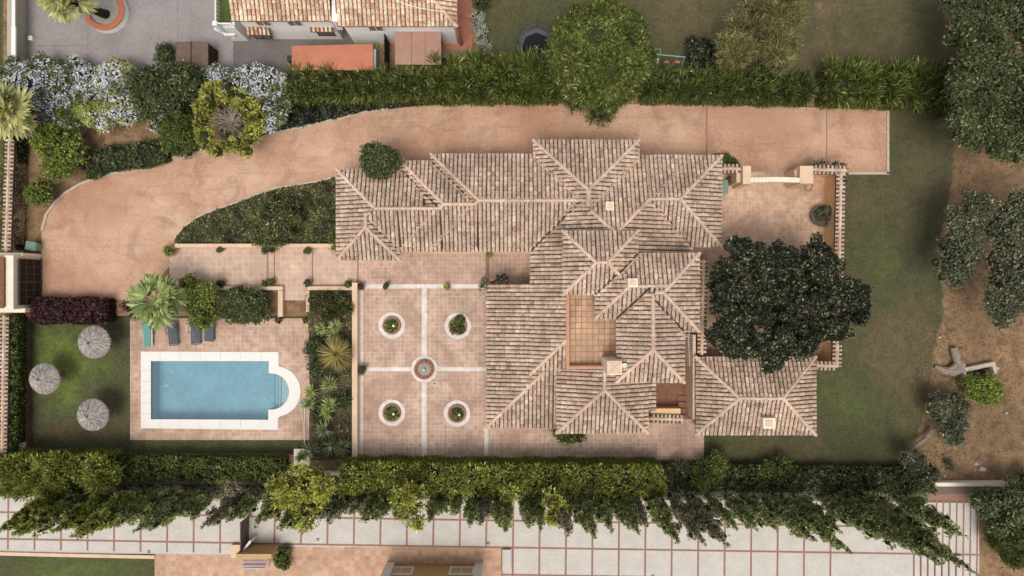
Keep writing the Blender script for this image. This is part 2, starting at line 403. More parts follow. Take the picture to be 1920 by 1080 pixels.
# ---------------------------------------------------------------- foliage helpers
def ico():
    import bmesh
    bm = bmesh.new(); bmesh.ops.create_icosphere(bm, subdivisions=2, radius=1)
    v = np.array([x.co[:] for x in bm.verts]); f = np.array([[w.index for w in x.verts] for x in bm.faces]); bm.free()
    return v, f
ICO_V, ICO_F = ico()
def unit(a): return a / (np.linalg.norm(a, axis=-1, keepdims=True) + 1e-9)
def rnd(n): return unit(RNG.normal(size=(n, 3)))
def kites(P, D, N, L, Wd, bend=.0, fat=.45):
    n = len(P); D = unit(D); Sd = unit(np.cross(D, N)); Nn = unit(np.cross(Sd, D))
    L = np.broadcast_to(np.asarray(L, float).reshape(-1, 1), (n, 1)); Wd = np.broadcast_to(np.asarray(Wd, float).reshape(-1, 1), (n, 1))
    mid = P + D * L * fat + Nn * L * bend
    V = np.stack([P, mid + Sd * Wd / 2, P + D * L, mid - Sd * Wd / 2], 1).reshape(-1, 3)
    return V, np.arange(4 * n).reshape(n, 4)
def cores(lumps, k=.8):
    n = len(lumps); r = 1 + RNG.normal(size=(n, len(ICO_V), 1)) * .06
    V = lumps[:, None, :3] + ICO_V[None] * lumps[:, None, 3:6] * k * r
    F = ICO_F[None] + (np.arange(n) * len(ICO_V))[:, None, None]
    return V.reshape(-1, 3), F.reshape(-1, 3)
def on_lumps(lumps, n, jit=(.86, 1.06), zmin=-.35, reject=.8, zbias=.25):
    w = (lumps[:, 3] * lumps[:, 4] + lumps[:, 3] * lumps[:, 5]); w = w / w.sum()
    k = RNG.choice(len(lumps), size=int(n * 3.2) + 60, p=w)
    d = rnd(len(k)); d[:, 2] += zbias; d = unit(d)
    P = lumps[k, :3] + d * lumps[k, 3:6] * RNG.uniform(*jit, size=(len(k), 1))
    keep = (d[:, 2] > zmin) & (P[:, 2] > .05)
    if len(lumps) > 1 and reject:
        ins = np.zeros(len(k), bool)
        for i, l in enumerate(lumps):
            q = (((P - l[:3]) / l[3:6]) ** 2).sum(1) < reject ** 2
            ins |= q & (k != i)
        keep &= ~ins
    P, d = P[keep][:n], d[keep][:n]
    return P, d
def leafage(lumps, n, L=.2, Wd=.13, style='leaf', spread=.5, up=.2, jit=(.86, 1.06), zmin=-.35, reject=.82):
    P, d = on_lumps(lumps, n, jit, zmin, reject); m = len(P)
    l = L * RNG.uniform(.6, 1.35, m); w = Wd * RNG.uniform(.7, 1.2, m)
    if style == 'leaf':
        D = np.cross(d, rnd(m)) + d * .25 + rnd(m) * .2; N = d + rnd(m) * .55 + np.array((0, 0, up))
        return kites(P, D, N, l, w, .08)
    if style == 'up':
        D = d * spread + np.array((0, 0, 1.0)) + rnd(m) * .25; return kites(P - unit(D) * (l / 2)[:, None], D, d + rnd(m) * .5, l, w, .05)
    D = d + rnd(m) * spread + np.array((0, 0, up))
    return kites(P - unit(D) * (l * .4)[:, None], D, rnd(m), l, w, .06)
def breakup(circles, h, n=8, k=.46):
    out = []
    for c in circles:
        if c[2] < 26: out.append(c); continue
        hh = c[3] if len(c) > 3 else h
        for i in range(n):
            a = i * 2.4 + random.uniform(-.4, .4); q = math.sqrt((i + .4) / n) * c[2] * .72
            out.append((c[0] + q * math.cos(a), c[1] + q * math.sin(a), c[2] * k * random.uniform(.65, 1.2), hh - (q / c[2]) ** 2 * hh * .18 + random.uniform(-.5, .35)))
    return out
def blob_lumps(c, R, n, lr=.38, flat=.75, fill=.8, zmin=-.4):
    """lumps over an ellipsoid of radii R around c"""
    d = rnd(n * 3); d = d[d[:, 2] > zmin][:n]
    r = RNG.uniform(.55, fill, (len(d), 1)); P = np.array(c) + d * r * np.array(R)
    s = min(R[0], R[1]) * lr * RNG.uniform(.7, 1.3, (len(d), 1))
    return np.concatenate([P, s, s, s * flat], 1)
SUBR = .26
def sublumps(L, r, smooth=False):
    out = []
    for l in L:
        k = int(min(1200, max(5, 3.6 * (l[3] / r) ** 2))) if l[3] > 2.2 else int(min(70, max(4, 1.25 * (l[3] / r) ** 2)))
        d = rnd(k * 2); d = d[d[:, 2] > -.35][:k]
        c = l[:3] + d * l[3:6] * (RNG.uniform(.92, 1.02, (len(d), 1)) if l[3] > 2.2 and smooth else RNG.uniform(.8, 1.12, (len(d), 1))); s = r * RNG.uniform(.6, 1.4, (len(d), 1))
        out.append(np.concatenate([c, s, s, s * .9], 1))
    return np.concatenate(out)
def plant_root(name, label, cat, x, y, group=None): return thing(name, label, cat, (x, y, 0), 0, group)
def trunk(parent, x, y, h, r, tips=(), mat='bark', lean=(0, 0), z0=0):
    m = MB(); x1, y1 = x + lean[0], y + lean[1]
    pts = [(x, y, z0 - .05), (x + lean[0] * .3 + .06, y + lean[1] * .3, z0 + (h - z0) * .35), (x + lean[0] * .65, y + lean[1] * .7 + .05, z0 + (h - z0) * .7), (x1, y1, h)]
    m.tube(pts, [r * 1.25, r, r * .8, r * .55], 8)
    for t in tips:
        m.tube([(x + lean[0] * .5, y + lean[1] * .5, h * .5), ((x1 + t[0]) / 2, (y1 + t[1]) / 2, h * .5 + (t[2] - h * .5) * .6), t], [r * .5, r * .32, r * .1], 6)
    return m.build('trunk', M[mat], parent)
def tree(name, label, circles, h, mat, leaf=(.22, .14), dens=120, style='leaf', group=None, cat='tree', lr=.36, nl=26,
         core='core', bark='bark', th=None, flower=None, clear=.25, spread=.5, up=.2, flat=.8, tr=.16, part='crown', brk=0, ck=.74, dome=False):
    """circles: list of (px,py,r_px[,h]) as seen; h = height of the top"""
    L = []; cx = cy = 0; wsum = 0; full = circles
    if brk: circles = breakup(circles, h, brk)
    for c in circles:
        hh = c[3] if len(c) > 3 else h
        zc = hh - c[2] / S * .55; x, y = W(c[0], c[1], zc); R = c[2] / S * (H - zc) / H
        cx += x * c[2]; cy += y * c[2]; wsum += c[2]
        zr = min(R * flat, hh * (1 - clear) / 1.6); zc2 = hh - zr
        L.append(blob_lumps((x, y, zc2), (R, R, zr), nl, lr)) if not dome else None; L.append(np.array([[x, y, zc2, R * .93, R * .93, zr * .93]]) if dome else np.array([[x, y, zc2, R * .7, R * .7, zr * .75]]))
    L = np.concatenate(L); cx /= wsum; cy /= wsum
    L[:, 2] = np.maximum(L[:, 2], L[:, 5] * .6)
    r = plant_root(name, label, cat, cx, cy, group)
    big = L
    trunk(r, cx, cy, min(h * .75, max(h - .6, .3)), tr * max(.5, h / 5), [tuple(big[i][:3]) for i in range(0, len(big), max(1, len(big) // 7))][:7], bark)
    area = sum(c[2] ** 2 for c in full) / S / S * math.pi * 2
    n = int(area * dens)
    SL = sublumps(L, max(1.0, leaf[0] * 4.5) if False else SUBR * (leaf[0] / .2) ** .5, dome)
    P, d = on_lumps(SL, n * 2, (.55, 1.12), -.5, 0)
    keep = P[:, 2] > .05
    for l in L: keep &= (((P - l[:3]) / l[3:6]) ** 2).sum(1) > (.86 if dome else .66) ** 2
    P, d = P[keep][:n], d[keep][:n]; m_ = len(P)
    l_ = leaf[0] * RNG.uniform(.4, 1.6, m_); w_ = leaf[1] * RNG.uniform(.7, 1.2, m_)
    if style == 'leaf': V, F = kites(P, np.cross(d, rnd(m_)) + d * .25 + rnd(m_) * .2, d * .8 + rnd(m_) * .5 + np.array((0, 0, .5)), l_, w_, .08)
    else: D = d * (.55 if dome else 1) + rnd(m_) * (1.0 if dome else spread) + np.array((0, 0, 0 if dome else up)); V, F = kites(P - unit(D) * (l_ * .4)[:, None], D, rnd(m_), l_, w_, .06)
    cv, cf = cores(L, ck)
    parts = [(cv, cf, 1), (V, F, 0)]
    np_mesh(part, parts, [M[mat], M[core]], r)
    if flower:
        fm, fn, fs = flower
        V, F = leafage(L, fn, fs, fs, 'leaf', jit=(1.12, 1.34), zmin=0, up=.8)
        np_mesh('flowers', [(V, F, 0)], [M[fm]], r)
    return r
def tree_at(*a, **k): return tree(*a, **k)
def hedge(name, label, path, wid, h, mat, top=(.5, .07), side=(.16, .1), dens=160, group=None, core='core', flower=None, sprayup=.6, rough=.25, sidemat=None, tstyle='spray', cat='hedge', gaps=None, lump=.5):
    """path: list of ground pixels of the centreline; wid in metres; box hedge with ragged top"""
    pts = [np.array(W(*p)) for p in path]; parts = []; sv = []
    r = plant_root(name, label, cat, pts[0][0], pts[0][1], group)
    for i in range(len(pts) - 1):
        a, b = pts[i], pts[i + 1]; d = b - a; L = np.linalg.norm(d); d = d / L; nrm = np.array((-d[1], d[0]))
        n = int(L * wid * dens); s = RNG.uniform(-.02, 1.02, n) * L; t = RNG.uniform(-.5, .5, n) * wid
        nc = max(4, int(L * wid / (lump * .55) ** 2)); cs_ = RNG.uniform(0, L, nc); ct_ = RNG.uniform(-.5, .5, nc) * wid; ch_ = RNG.uniform(-.5, .6, nc) * rough
        kx = RNG.integers(0, nc, n); ro = np.abs(RNG.normal(size=n)) * lump * .3; ra = RNG.uniform(0, 6.283, n)
        s = np.clip(cs_[kx] + ro * np.cos(ra), -.1, L + .1); t = np.clip(ct_[kx] + ro * np.sin(ra), -wid * .56, wid * .56)
        zt = h + ch_[kx] + rough * (np.sin(s * .63 + 2) * .3) - ro * .55 + .1
        P = np.stack([a[0] + d[0] * s + nrm[0] * t, a[1] + d[1] * s + nrm[1] * t, zt + RNG.normal(size=n) * .06], 1)
        out = np.stack([nrm[0] * t, nrm[1] * t, np.zeros(n)], 1) / wid * 1.2
        cx_, sx_ = np.cos(ra), np.sin(ra)
        D = out + np.stack([d[0] * cx_ + nrm[0] * sx_, d[1] * cx_ + nrm[1] * sx_, np.zeros(n)], 1) * (ro / (lump * .3))[:, None] * .8 + rnd(n) * .3 + np.array((0, 0, sprayup))
        lw = RNG.uniform(.6, 1.4, n)
        if tstyle == 'spray': V, F = kites(P, D, rnd(n), top[0] * lw, top[1], .08)
        else: V, F = kites(P, rnd(n) + np.array((0, 0, .2)), rnd(n) * .6 + np.array((0, 0, 1)), top[0] * lw, top[1] * lw, .05)
        parts.append((V, F, 0))
        for sg in (-1, 1):
            n2 = int(L * h * dens * .8); s = RNG.uniform(0, 1, n2) * L; z = RNG.uniform(0, 1, n2) ** .8 * h
            off = wid * .5 + RNG.normal(size=n2) * .05 + .05 * np.sin(s * 2.1)
            P = np.stack([a[0] + d[0] * s + sg * nrm[0] * off, a[1] + d[1] * s + sg * nrm[1] * off, z], 1)
            D = np.stack([np.full(n2, sg * nrm[0]), np.full(n2, sg * nrm[1]), np.full(n2, .5)], 1) + rnd(n2) * .7
            V, F = kites(P, D, rnd(n2), side[0] * RNG.uniform(.6, 1.3, n2), side[1], .05); parts.append((V, F, 2 if sidemat else 0))
        for sgn, e, dd in ((-1, a, -d), (1, b, d)):
            n3 = int(wid * h * dens * .8)
            t = RNG.uniform(-.5, .5, n3) * wid; z = RNG.uniform(0, 1, n3) * h
            P = np.stack([e[0] + nrm[0] * t, e[1] + nrm[1] * t, z], 1); D = np.stack([np.full(n3, dd[0]), np.full(n3, dd[1]), np.full(n3, .5)], 1) + rnd(n3) * .7
            V, F = kites(P, D, rnd(n3), side[0], side[1], .05); parts.append((V, F, 0))
        # core box, ragged
        m = max(2, int(L / .5)); ss = np.linspace(0, L, m); cv = []
        for q in ss:
            hh = h - .12 + rough * (math.sin(q * 1.7 + i) * .4 + math.sin(q * .63 + 2) * .5) - .05
            for t, z in ((-.46 * wid, 0), (-.46 * wid, hh * .93), (-.2 * wid, hh), (.2 * wid, hh), (.46 * wid, hh * .93), (.46 * wid, 0)):
                cv.append((a[0] + d[0] * q + nrm[0] * t, a[1] + d[1] * q + nrm[1] * t, z))
        cf = [(j * 6 + k, (j + 1) * 6 + k, (j + 1) * 6 + k + 1, j * 6 + k + 1) for j in range(m - 1) for k in range(5)]
        parts.append((np.array(cv), np.array(cf), 1))
        if flower:
            fn = int(L * wid * flower[1]); s = RNG.uniform(0, 1, fn) * L; t = RNG.uniform(-.5, .5, fn) * wid
            P = np.stack([a[0] + d[0] * s + nrm[0] * t, a[1] + d[1] * s + nrm[1] * t, np.full(fn, h + .16)], 1)
            V, F = kites(P, rnd(fn), np.array((0, 0, 1.)) + rnd(fn) * .4, flower[2], flower[2]); sv.append((V, F, 0))
    np_mesh('foliage', parts, [M[mat], M[core], M[sidemat or mat]], r)
    if flower: np_mesh('flowers', sv, [M[flower[0]]], r)
    return r
def cypress(label, tip, yb, rad, mat, group, dens=230, leaf=(.3, .085), jag=.12, core='core'):
    tx, ty = tip; k = (yb - 540) / (ty - 540); h = H * (1 - k); bx, by = W(960 + (tx - 960) * k, yb)
    r = plant_root('cypress_tree', label, 'tree', bx, by, group)
    n = max(6, int(h / .55)); L = []
    for i in range(n):
        f = (i + .5) / n; z = .9 + (h - 1.1) * f
        R = rad * min(1, (f + .12) * 2.6) * (1 - f ** 1.5) ** .95 * .8 + .04
        for q in range(3):
            a = random.uniform(0, 6.28); o = R * random.uniform(.2, .5)
            s = R * random.uniform(.55, .85); L.append((bx + o * math.cos(a), by + o * math.sin(a), z + random.uniform(-.25, .25), s, s, s * 1.5))
    # side plumes
    for q in range(int(h * 1.6)):
        f = random.uniform(.1, .8); a = random.uniform(0, 6.28); R = rad * (1 - f ** 2.4) ** .7 * (1 + jag)
        s = rad * random.uniform(.16, .28); L.append((bx + R * math.cos(a) * .85, by + R * math.sin(a) * .85, .9 + (h - 1.1) * f, s, s, s * 3.2))
    L = np.array(L, float)
    m = MB(); m.tube([(bx, by, -.05), (bx + .03, by, h * .5), (bx, by, h * .93)], [.13 * (h / 8 + .3), .09, .02], 7); m.build('trunk', M['bark'], r)
    nl_ = int(h * rad * 6.0 * dens); SL = []
    for l in L:
        k = max(3, int(5 * l[3] / .3)); dd = rnd(k); r_ = l[3] * RNG.uniform(.28, .55, (k, 1)); SL.append(np.concatenate([l[:3] + dd * l[3:6] * .92, r_, r_, r_ * 1.7], 1))
    SL = np.concatenate(SL); P, d = on_lumps(SL, nl_, (.6, 1.1), -.7, 0)
    m_ = len(P); D = d * .7 + rnd(m_) * .5 + np.array((0, 0, .55)); N = d * .5 + rnd(m_) * .45 + np.array((0, 0, .8))
    V, F = kites(P, D, N, leaf[0] * RNG.uniform(.6, 1.3, m_), leaf[1] * RNG.uniform(.8, 1.2, m_), .05)
    cv, cf = cores(L, .6)
    np_mesh('crown', [(cv, cf, 1), (V, F, 0)], [M[mat], M[core]], r)
    return r
def fan_frond(c, a, el, Lp, Lf, nb=15, droop=.25):
    """one fan palm frond, returns kites"""
    d = np.array((math.cos(a) * math.cos(el), math.sin(a) * math.cos(el), math.sin(el)))
    up = np.array((0, 0, 1.)); sd = unit(np.cross(d, up)); base = c + d * Lp
    th = np.linspace(-1.45, 1.45, nb); D = np.cos(th)[:, None] * d + np.sin(th)[:, None] * sd + np.array((0, 0, -droop)) + RNG.normal(size=(nb, 3)) * .05
    P = np.repeat(base[None], nb, 0)
    V, F = kites(P, D, np.repeat(up[None], nb, 0), Lf * RNG.uniform(.8, 1.1, nb) * (1 - .15 * np.abs(th)), Lf * .2, .0, .55)
    V2, F2 = kites(c[None], d[None], up[None], Lp * 1.15, .07, 0, .5)
    return [(V, F, 0), (V2, F2, 1)]
def fan_palm(label, px, py, h, R, n, mat, bark='bark', group=None, base=None, trr=.2):
    x, y = W(px, py, h)
    bx, by = base if base else (x, y)
    r = plant_root('fan_palm', label, 'palm tree', bx, by, group)
    c = np.array((x, y, h)); 
    m = MB(); m.tube([(bx, by, -.05), ((bx * .6 + x * .4), (by * .6 + y * .4), h * .4), (x, y, h - .1)], [trr * 1.3, trr, trr * .9], 10); m.build('trunk', M[bark], r)
    for i in range(n):
        a = i * 2.39996 + random.uniform(-.2, .2); el = math.radians(random.choice([-25, 5, 15, 30, 45, 65]))
        L = R * random.uniform(.85, 1.08)
        np_mesh('frond', fan_frond(c, a, el, L * .42, L * .6, 17, .25 if el > 0 else .4), [M[mat], M['lf_yucca']], r)
    return r
def rosette(c, R, n, w, el=(5, 85), droop=.1):
    a = RNG.uniform(0, 6.283, n); e = np.radians(RNG.uniform(el[0], el[1], n)) 
    D = np.stack([np.cos(a) * np.cos(e), np.sin(a) * np.cos(e), np.sin(e) - droop], 1)
    P = np.repeat(np.array(c, float)[None], n, 0)
    return kites(P, D, np.repeat(np.array([[0, 0, 1.]]), n, 0) + rnd(n) * .15, R * RNG.uniform(.8, 1.1, n), w, .06, .4)
print('helpers ok')
# ---------------------------------------------------------------- sheets
def sheet(name, polys, z, mat, kind='structure', zr=None, thick=0, label=None, cat=None, parent=None):
    """polys: list of (outer px list, [hole px lists])"""
    vs = []; fs = []
    for outer, holes in polys:
        loops = [[Vector((*W(p[0], p[1], z if zr is None else zr), 0)) for p in l] for l in [outer] + list(holes)]
        flat = [v for l in loops for v in l]; b = len(vs); vs += [(v.x, v.y, z) for v in flat]
        for t in tessellate_polygon(loops):
            a, c, d = (flat[i] for i in t)
            if (c.x - a.x) * (d.y - a.y) - (d.x - a.x) * (c.y - a.y) < 0: t = t[::-1]
            fs.append(tuple(b + i for i in t))
    m = MB(); m.add(vs, fs)
    if thick:
        for outer, holes in polys:
            for l in [outer] + list(holes):
                P = [W(p[0], p[1], z if zr is None else zr) for p in l]; n = len(P)
                m.add([(p[0], p[1], z) for p in P] + [(p[0], p[1], z - thick) for p in P], [(i, (i + 1) % n, n + (i + 1) % n, n + i) for i in range(n)])
    o = m.build(name, mat, parent)
    if kind: o['kind'] = kind
    return tag(o, label, cat)
def rect(x0, y0, x1, y1): return [(x0, y0), (x1, y0), (x1, y1), (x0, y1)]

ZL = -0.6
# sunken pool garden: x 50..582, y 592..852 (ground pixels at z=0)
hx0, hy0 = W(50, 592); hx1, hy1 = W(582, 852)
def sm(x, e0, e1):
    t = np.clip((x - e0) / (e1 - e0), 0, 1); return t * t * (3 - 2 * t)
def pxw(X, Y, z=0):
    k = (H - z) / H / S; return X / k + 960, -Y / k + 540
def gauss(px, py, lst):
    s = np.zeros_like(px)
    for x, y, rx, ry, a in lst: s += a * np.exp(-(((px - x) / rx) ** 2 + ((py - y) / ry) ** 2))
    return s
def make_ground():
    xs = np.unique(np.round(np.concatenate([np.arange(-42, 42.1, .5), [-300, -120, -60, 60, 120, 300, hx0, hx1]]), 4))
    ys = np.unique(np.round(np.concatenate([np.arange(-24, 24.1, .5), [-300, -120, -50, 50, 120, 300, hy0, hy1]]), 4))
    X, Y = np.meshgrid(xs, ys); V = np.stack([X.ravel(), Y.ravel(), np.zeros(X.size)], 1)
    nx = len(xs); i, j = np.meshgrid(np.arange(nx - 1), np.arange(len(ys) - 1)); i = i.ravel(); j = j.ravel()
    cx = (xs[i] + xs[i + 1]) / 2; cy = (ys[j] + ys[j + 1]) / 2
    k = ~((cx > hx0) & (cx < hx1) & (cy < hy0) & (cy > hy1)); i, j = i[k], j[k]
    F = np.stack([j * nx + i, j * nx + i + 1, (j + 1) * nx + i + 1, (j + 1) * nx + i], 1)
    px, py = pxw(V[:, 0], V[:, 1])
    xr = np.interp(py, [200, 250, 330, 450, 600, 650, 700, 800, 900], [1770, 1788, 1786, 1762, 1768, 1752, 1745, 1730, 1690])
    east = sm(px, 1290, 1310) * (1 - sm(px, xr - 12, xr + 14)) * sm(py, 196, 206) * (1 - sm(py, 890, 900))
    north = sm(px, 895, 905) * (1 - sm(px, 1745, 1800)) * (1 - sm(py, 150, 175))
    nw = (1 - sm(px, 6, 12)) * (1 - sm(py, 500, 520))
    south = (1 - sm(px, 300, 310)) * sm(py, 1035, 1042)
    bed = ((px > 570) & (px < 664) & (py > 535) & (py < 900)) * .35
    grass = np.maximum.reduce([east, north, nw, south, bed])
    grass = np.clip(grass - gauss(px, py, [(1445, 40, 50, 60, .4), (1545, 20, 40, 30, .5), (1600, 130, 120, 25, .3), (1745, 820, 40, 60, .3), (1700, 640, 60, 60, .12)]), 0, 1)
    lush = .22 + gauss(px, py, [(1615, 770, 80, 65, .36), (1660, 490, 55, 110, .32), (1690, 270, 60, 60, .12), (1560, 730, 50, 60, .25), (1650, 860, 60, 30, .15),
                                (960, 30, 90, 60, .22), (1000, 90, 60, 40, .1), (1330, 30, 80, 60, .0), (1650, 60, 60, 50, .12), (1350, 830, 60, 30, .25), (0, 200, 40, 300, .35), (150, 1070, 200, 40, .55),
                                (1680, 640, 60, 50, -.25), (1700, 720, 50, 80, -.3), (1560, 120, 100, 40, -.18), (1300, 60, 60, 60, -.08), (1720, 330, 20, 100, -.08)])
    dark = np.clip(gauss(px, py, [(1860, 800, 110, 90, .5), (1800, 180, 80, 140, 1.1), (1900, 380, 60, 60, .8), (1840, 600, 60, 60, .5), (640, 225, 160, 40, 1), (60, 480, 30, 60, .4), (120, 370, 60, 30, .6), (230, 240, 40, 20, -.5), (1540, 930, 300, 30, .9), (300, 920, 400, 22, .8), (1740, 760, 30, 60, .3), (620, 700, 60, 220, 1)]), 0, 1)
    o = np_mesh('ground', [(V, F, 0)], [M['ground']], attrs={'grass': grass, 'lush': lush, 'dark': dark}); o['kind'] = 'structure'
make_ground()
def make_lawn():
    xs = np.arange(0, 61) / 60 * (hx1 - hx0) + hx0; ys = np.arange(0, 31) / 30 * (hy1 - hy0) + hy0
    ex0, ey0 = W(272, 668, ZL); ex1, ey1 = W(548, 797, ZL)
    xs = np.unique(np.concatenate([xs, [ex0, ex1]])); ys = np.unique(np.concatenate([ys, [ey0, ey1]]))
    X, Y = np.meshgrid(xs, ys); V = np.stack([X.ravel(), Y.ravel(), np.full(X.size, ZL)], 1)
    nx = len(xs); i, j = np.meshgrid(np.arange(nx - 1), np.arange(len(ys) - 1)); i = i.ravel(); j = j.ravel()
    cx = (xs[i] + xs[i + 1]) / 2; cy = (ys[j] + ys[j + 1]) / 2
    px, py = pxw(cx, cy, ZL)
    k = ~((px > 273) & (px < 547) & (py > 669) & (py < 796)); i, j = i[k], j[k]
    F = np.stack([j * nx + i, j * nx + i + 1, (j + 1) * nx + i + 1, (j + 1) * nx + i], 1)
    px, py = pxw(V[:, 0], V[:, 1], ZL)
    lush = .42 + gauss(px, py, [(115, 680, 60, 44, .6), (130, 745, 44, 40, .55), (200, 690, 40, 30, .25), (90, 640, 40, 30, .3), (200, 780, 40, 50, -.3), (120, 815, 80, 22, -.45), (400, 840, 150, 12, .15), (220, 655, 25, 25, -.1)])
    o = np_mesh('lawn', [(V, F, 0)], [M['ground']], attrs={'grass': np.ones(len(V)), 'lush': lush, 'dark': np.zeros(len(V))}); o['kind'] = 'structure'
make_lawn()
# retaining faces round the sunken garden
m = MB()
for (a, b) in (((hx0, hy0), (hx1, hy0)), ((hx1, hy0), (hx1, hy1)), ((hx1, hy1), (hx0, hy1)), ((hx0, hy1), (hx0, hy0))):
    m.add([(a[0], a[1], 0), (b[0], b[1], 0), (b[0], b[1], ZL), (a[0], a[1], ZL)], [(0, 1, 2, 3)])
m.build('garden_bank', M['soil'])['kind'] = 'structure'

# driveway
DRIVE = [(78, 562), (78, 430), (88, 402), (104, 380), (124, 362), (150, 346), (180, 334), (215, 325), (260, 314), (300, 302), (350, 290), (400, 281), (450, 272), (480, 262), (520, 248), (560, 240), (600, 231), (640, 222), (680, 211), (730, 205), (790, 198), (860, 195), (960, 193),
         (1400, 198), (1480, 200), (1663, 206), (1663, 324), (1560, 324), (1560, 330), (1340, 330), (1340, 345), (900, 345), (640, 345), (600, 338), (560, 345), (520, 351), (480, 364), (440, 380), (400, 393), (370, 406), (345, 424), (328, 446), (318, 470), (318, 500), (290, 530), (250, 562)]
sheet('driveway', [(DRIVE, [])], .012, M['drive'])
m = MB()
def band(m, pts, w, z0, z1, z=None):
    P = [np.array(W(*p)) for p in pts]; Lf = []; Rt = []
    for i, p in enumerate(P):
        d = P[min(i + 1, len(P) - 1)] - P[max(i - 1, 0)]; d = d / np.linalg.norm(d); n = np.array((-d[1], d[0]))
        Lf.append(p + n * w / 2); Rt.append(p - n * w / 2)
    for i in range(len(P) - 1):
        m.prism([tuple(Lf[i]), tuple(Lf[i + 1]), tuple(Rt[i + 1]), tuple(Rt[i])], z0, z1)
def bandobj(name, pts, w, z0, z1, mat, kind='structure', label=None, cat=None):
    m = MB(); band(m, pts, w, z0, z1); o = m.build(name, mat)
    if kind: o['kind'] = kind
    return tag(o, label, cat)
bandobj('driveway_kerb', [(80, 432), (88, 402), (104, 380), (124, 362), (150, 346), (180, 334), (215, 325), (260, 314), (300, 302), (350, 290), (400, 281), (450, 272), (480, 262), (520, 248), (560, 240), (600, 231), (640, 222), (680, 211), (730, 205)], .2, 0, .12, M['kerb'])
bandobj('driveway_kerb', [(1664, 204), (1664, 326)], .2, 0, .1, M['kerb'])
bandobj('driveway_kerb', [(1590, 325), (1666, 325)], .2, 0, .1, M['kerb'])
bandobj('driveway_joint', [(1325, 200), (1325, 292)], .12, .013, .018, M['brickline'])
bandobj('driveway_joint', [(1550, 204), (1550, 310)], .08, .013, .018, M['brickline'])
bandobj('garden_kerb', [(328, 446), (345, 425), (370, 407), (400, 394), (440, 381), (480, 365), (520, 352), (560, 346), (600, 339), (632, 330)], .14, 0, .08, M['kerb'])

# terraces (all at ground level)
sheet('terrace', [(rect(318, 462, 1000, 540), [])], .018, M['tile_pale'])
sheet('courtyard', [(rect(668, 476, 1320, 862), [])], .024, M['tile'])
sheet('terrace', [(rect(530, 535, 574, 563), [])], .023, M['tile_pale'])
sheet('patio', [(rect(1300, 322, 1572, 690), [])], .016, M['tile_patio'])
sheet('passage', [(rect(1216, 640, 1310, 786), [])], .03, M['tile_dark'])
m = MB()
for r_ in ((670, 533, 681, 858), (681, 533, 912, 541), (791, 541, 800, 858), (681, 688, 912, 696), (908, 800, 916, 858), (681, 855.5, 1000, 859)):
    m.pbox(r_[0], r_[1], r_[2], r_[3], .024, .034 + .0004 * r_[0] % .003, 0)
m.build('marble_paving_strip', M['white_stone'])['kind'] = 'structure'
bandobj('paving_line', [(502, 472), (502, 532)], .10, .019, .03, M['brickline'])
bandobj('paving_line', [(515, 472), (515, 532)], .10, .019, .03, M['brickline'])
bandobj('paving_line', [(586, 472), (586, 532)], .10, .019, .03, M['brickline'])
bandobj('paving_line', [(671, 476), (671, 530)], .10, .025, .04, M['brickline'])
bandobj('paving_line', [(914, 476), (914, 530)], .30, .025, .04, M['brickline'])
# walls of the terraces, each a thing
def wall(label, x0, y0, x1, y1, h, mat, z0=0, zr=None, name='garden_wall', cap=None, group=None):
    m = MB(); m.pbox(x0, y0, x1, y1, z0, h, h if zr is None else zr); o = m.build(name, M[mat], origin=W3(x0, y0, 0))
    tag(o, label, 'wall', group); return o
wall('long low cream wall along the shrub bed west of the villa', 328, 457, 632, 464, .5, 'cream')
wall('low cream wall on the north and east edge of the round bush bed by the pool', 405, 537, 530, 544, .45, 'cream')
wall('short cream wall on the left of the steps down to the pool', 521, 545, 530, 594, .45, 'cream', ZL)
wall('cream wall along the top of the palm and yucca bed', 575, 537, 661, 544, .5, 'cream')
wall('long peach wall between the yucca bed and the courtyard', 660, 530, 670, 862, .8, 'cream')
wall('short slanted cream wall on the right of the pool steps', 574, 545, 580, 585, .4, 'cream', ZL)
wall('cream slab at the bottom end of the yucca bed beside the lawn', 551, 842, 581, 873, .12, 'cream_pale')
# pool deck
DECK = rect(246, 597, 582, 821)
def pool_outline(off=0):
    """outer (coping) / inner (water) outline in px"""
    return None
arc = lambda cx, cy, r, a0, a1, n=16: [(cx + r * math.cos(math.radians(a0 + (a1 - a0) * i / n)), cy - r * math.sin(math.radians(a0 + (a1 - a0) * i / n))) for i in range(n + 1)]
INNER = [(283, 677), (504, 677), (504, 700)] + [(510, 700)] + arc(508, 734, 34, 75, -75, 14) + [(510, 768), (503, 768), (503, 787), (283, 786)]
OUTER = [(264, 659), (522, 660), (522, 685)] + arc(516, 734, 47.5, 80, -80, 16) + [(521, 785), (521, 806), (264, 803)]
sheet('pool_deck', [(rect(244, 597, 546 + 34, 825), [OUTER])], ZL + .02, M['tile_deck'])
sheet('pool_coping', [(OUTER, [INNER])], ZL + .07, M['coping'], thick=.06)
m = MB()
for x in (300, 337, 375, 413, 451, 489):
    for y0, y1 in ((660.5, 676), (788, 803)): a_ = W(x, y0, ZL + .07); b_ = W(x + .5, y1, ZL + .07); m.box(a_[0], b_[0], b_[1], a_[1], ZL + .071, ZL + .0735)
for y in (695, 715, 735, 755, 775): a_ = W(265, y, ZL + .07); b_ = W(282, y + .5, ZL + .07); m.box(a_[0], b_[0], b_[1], a_[1], ZL + .071, ZL + .0735)
m.build('coping_joint', M['kerb'])['kind'] = 'structure'
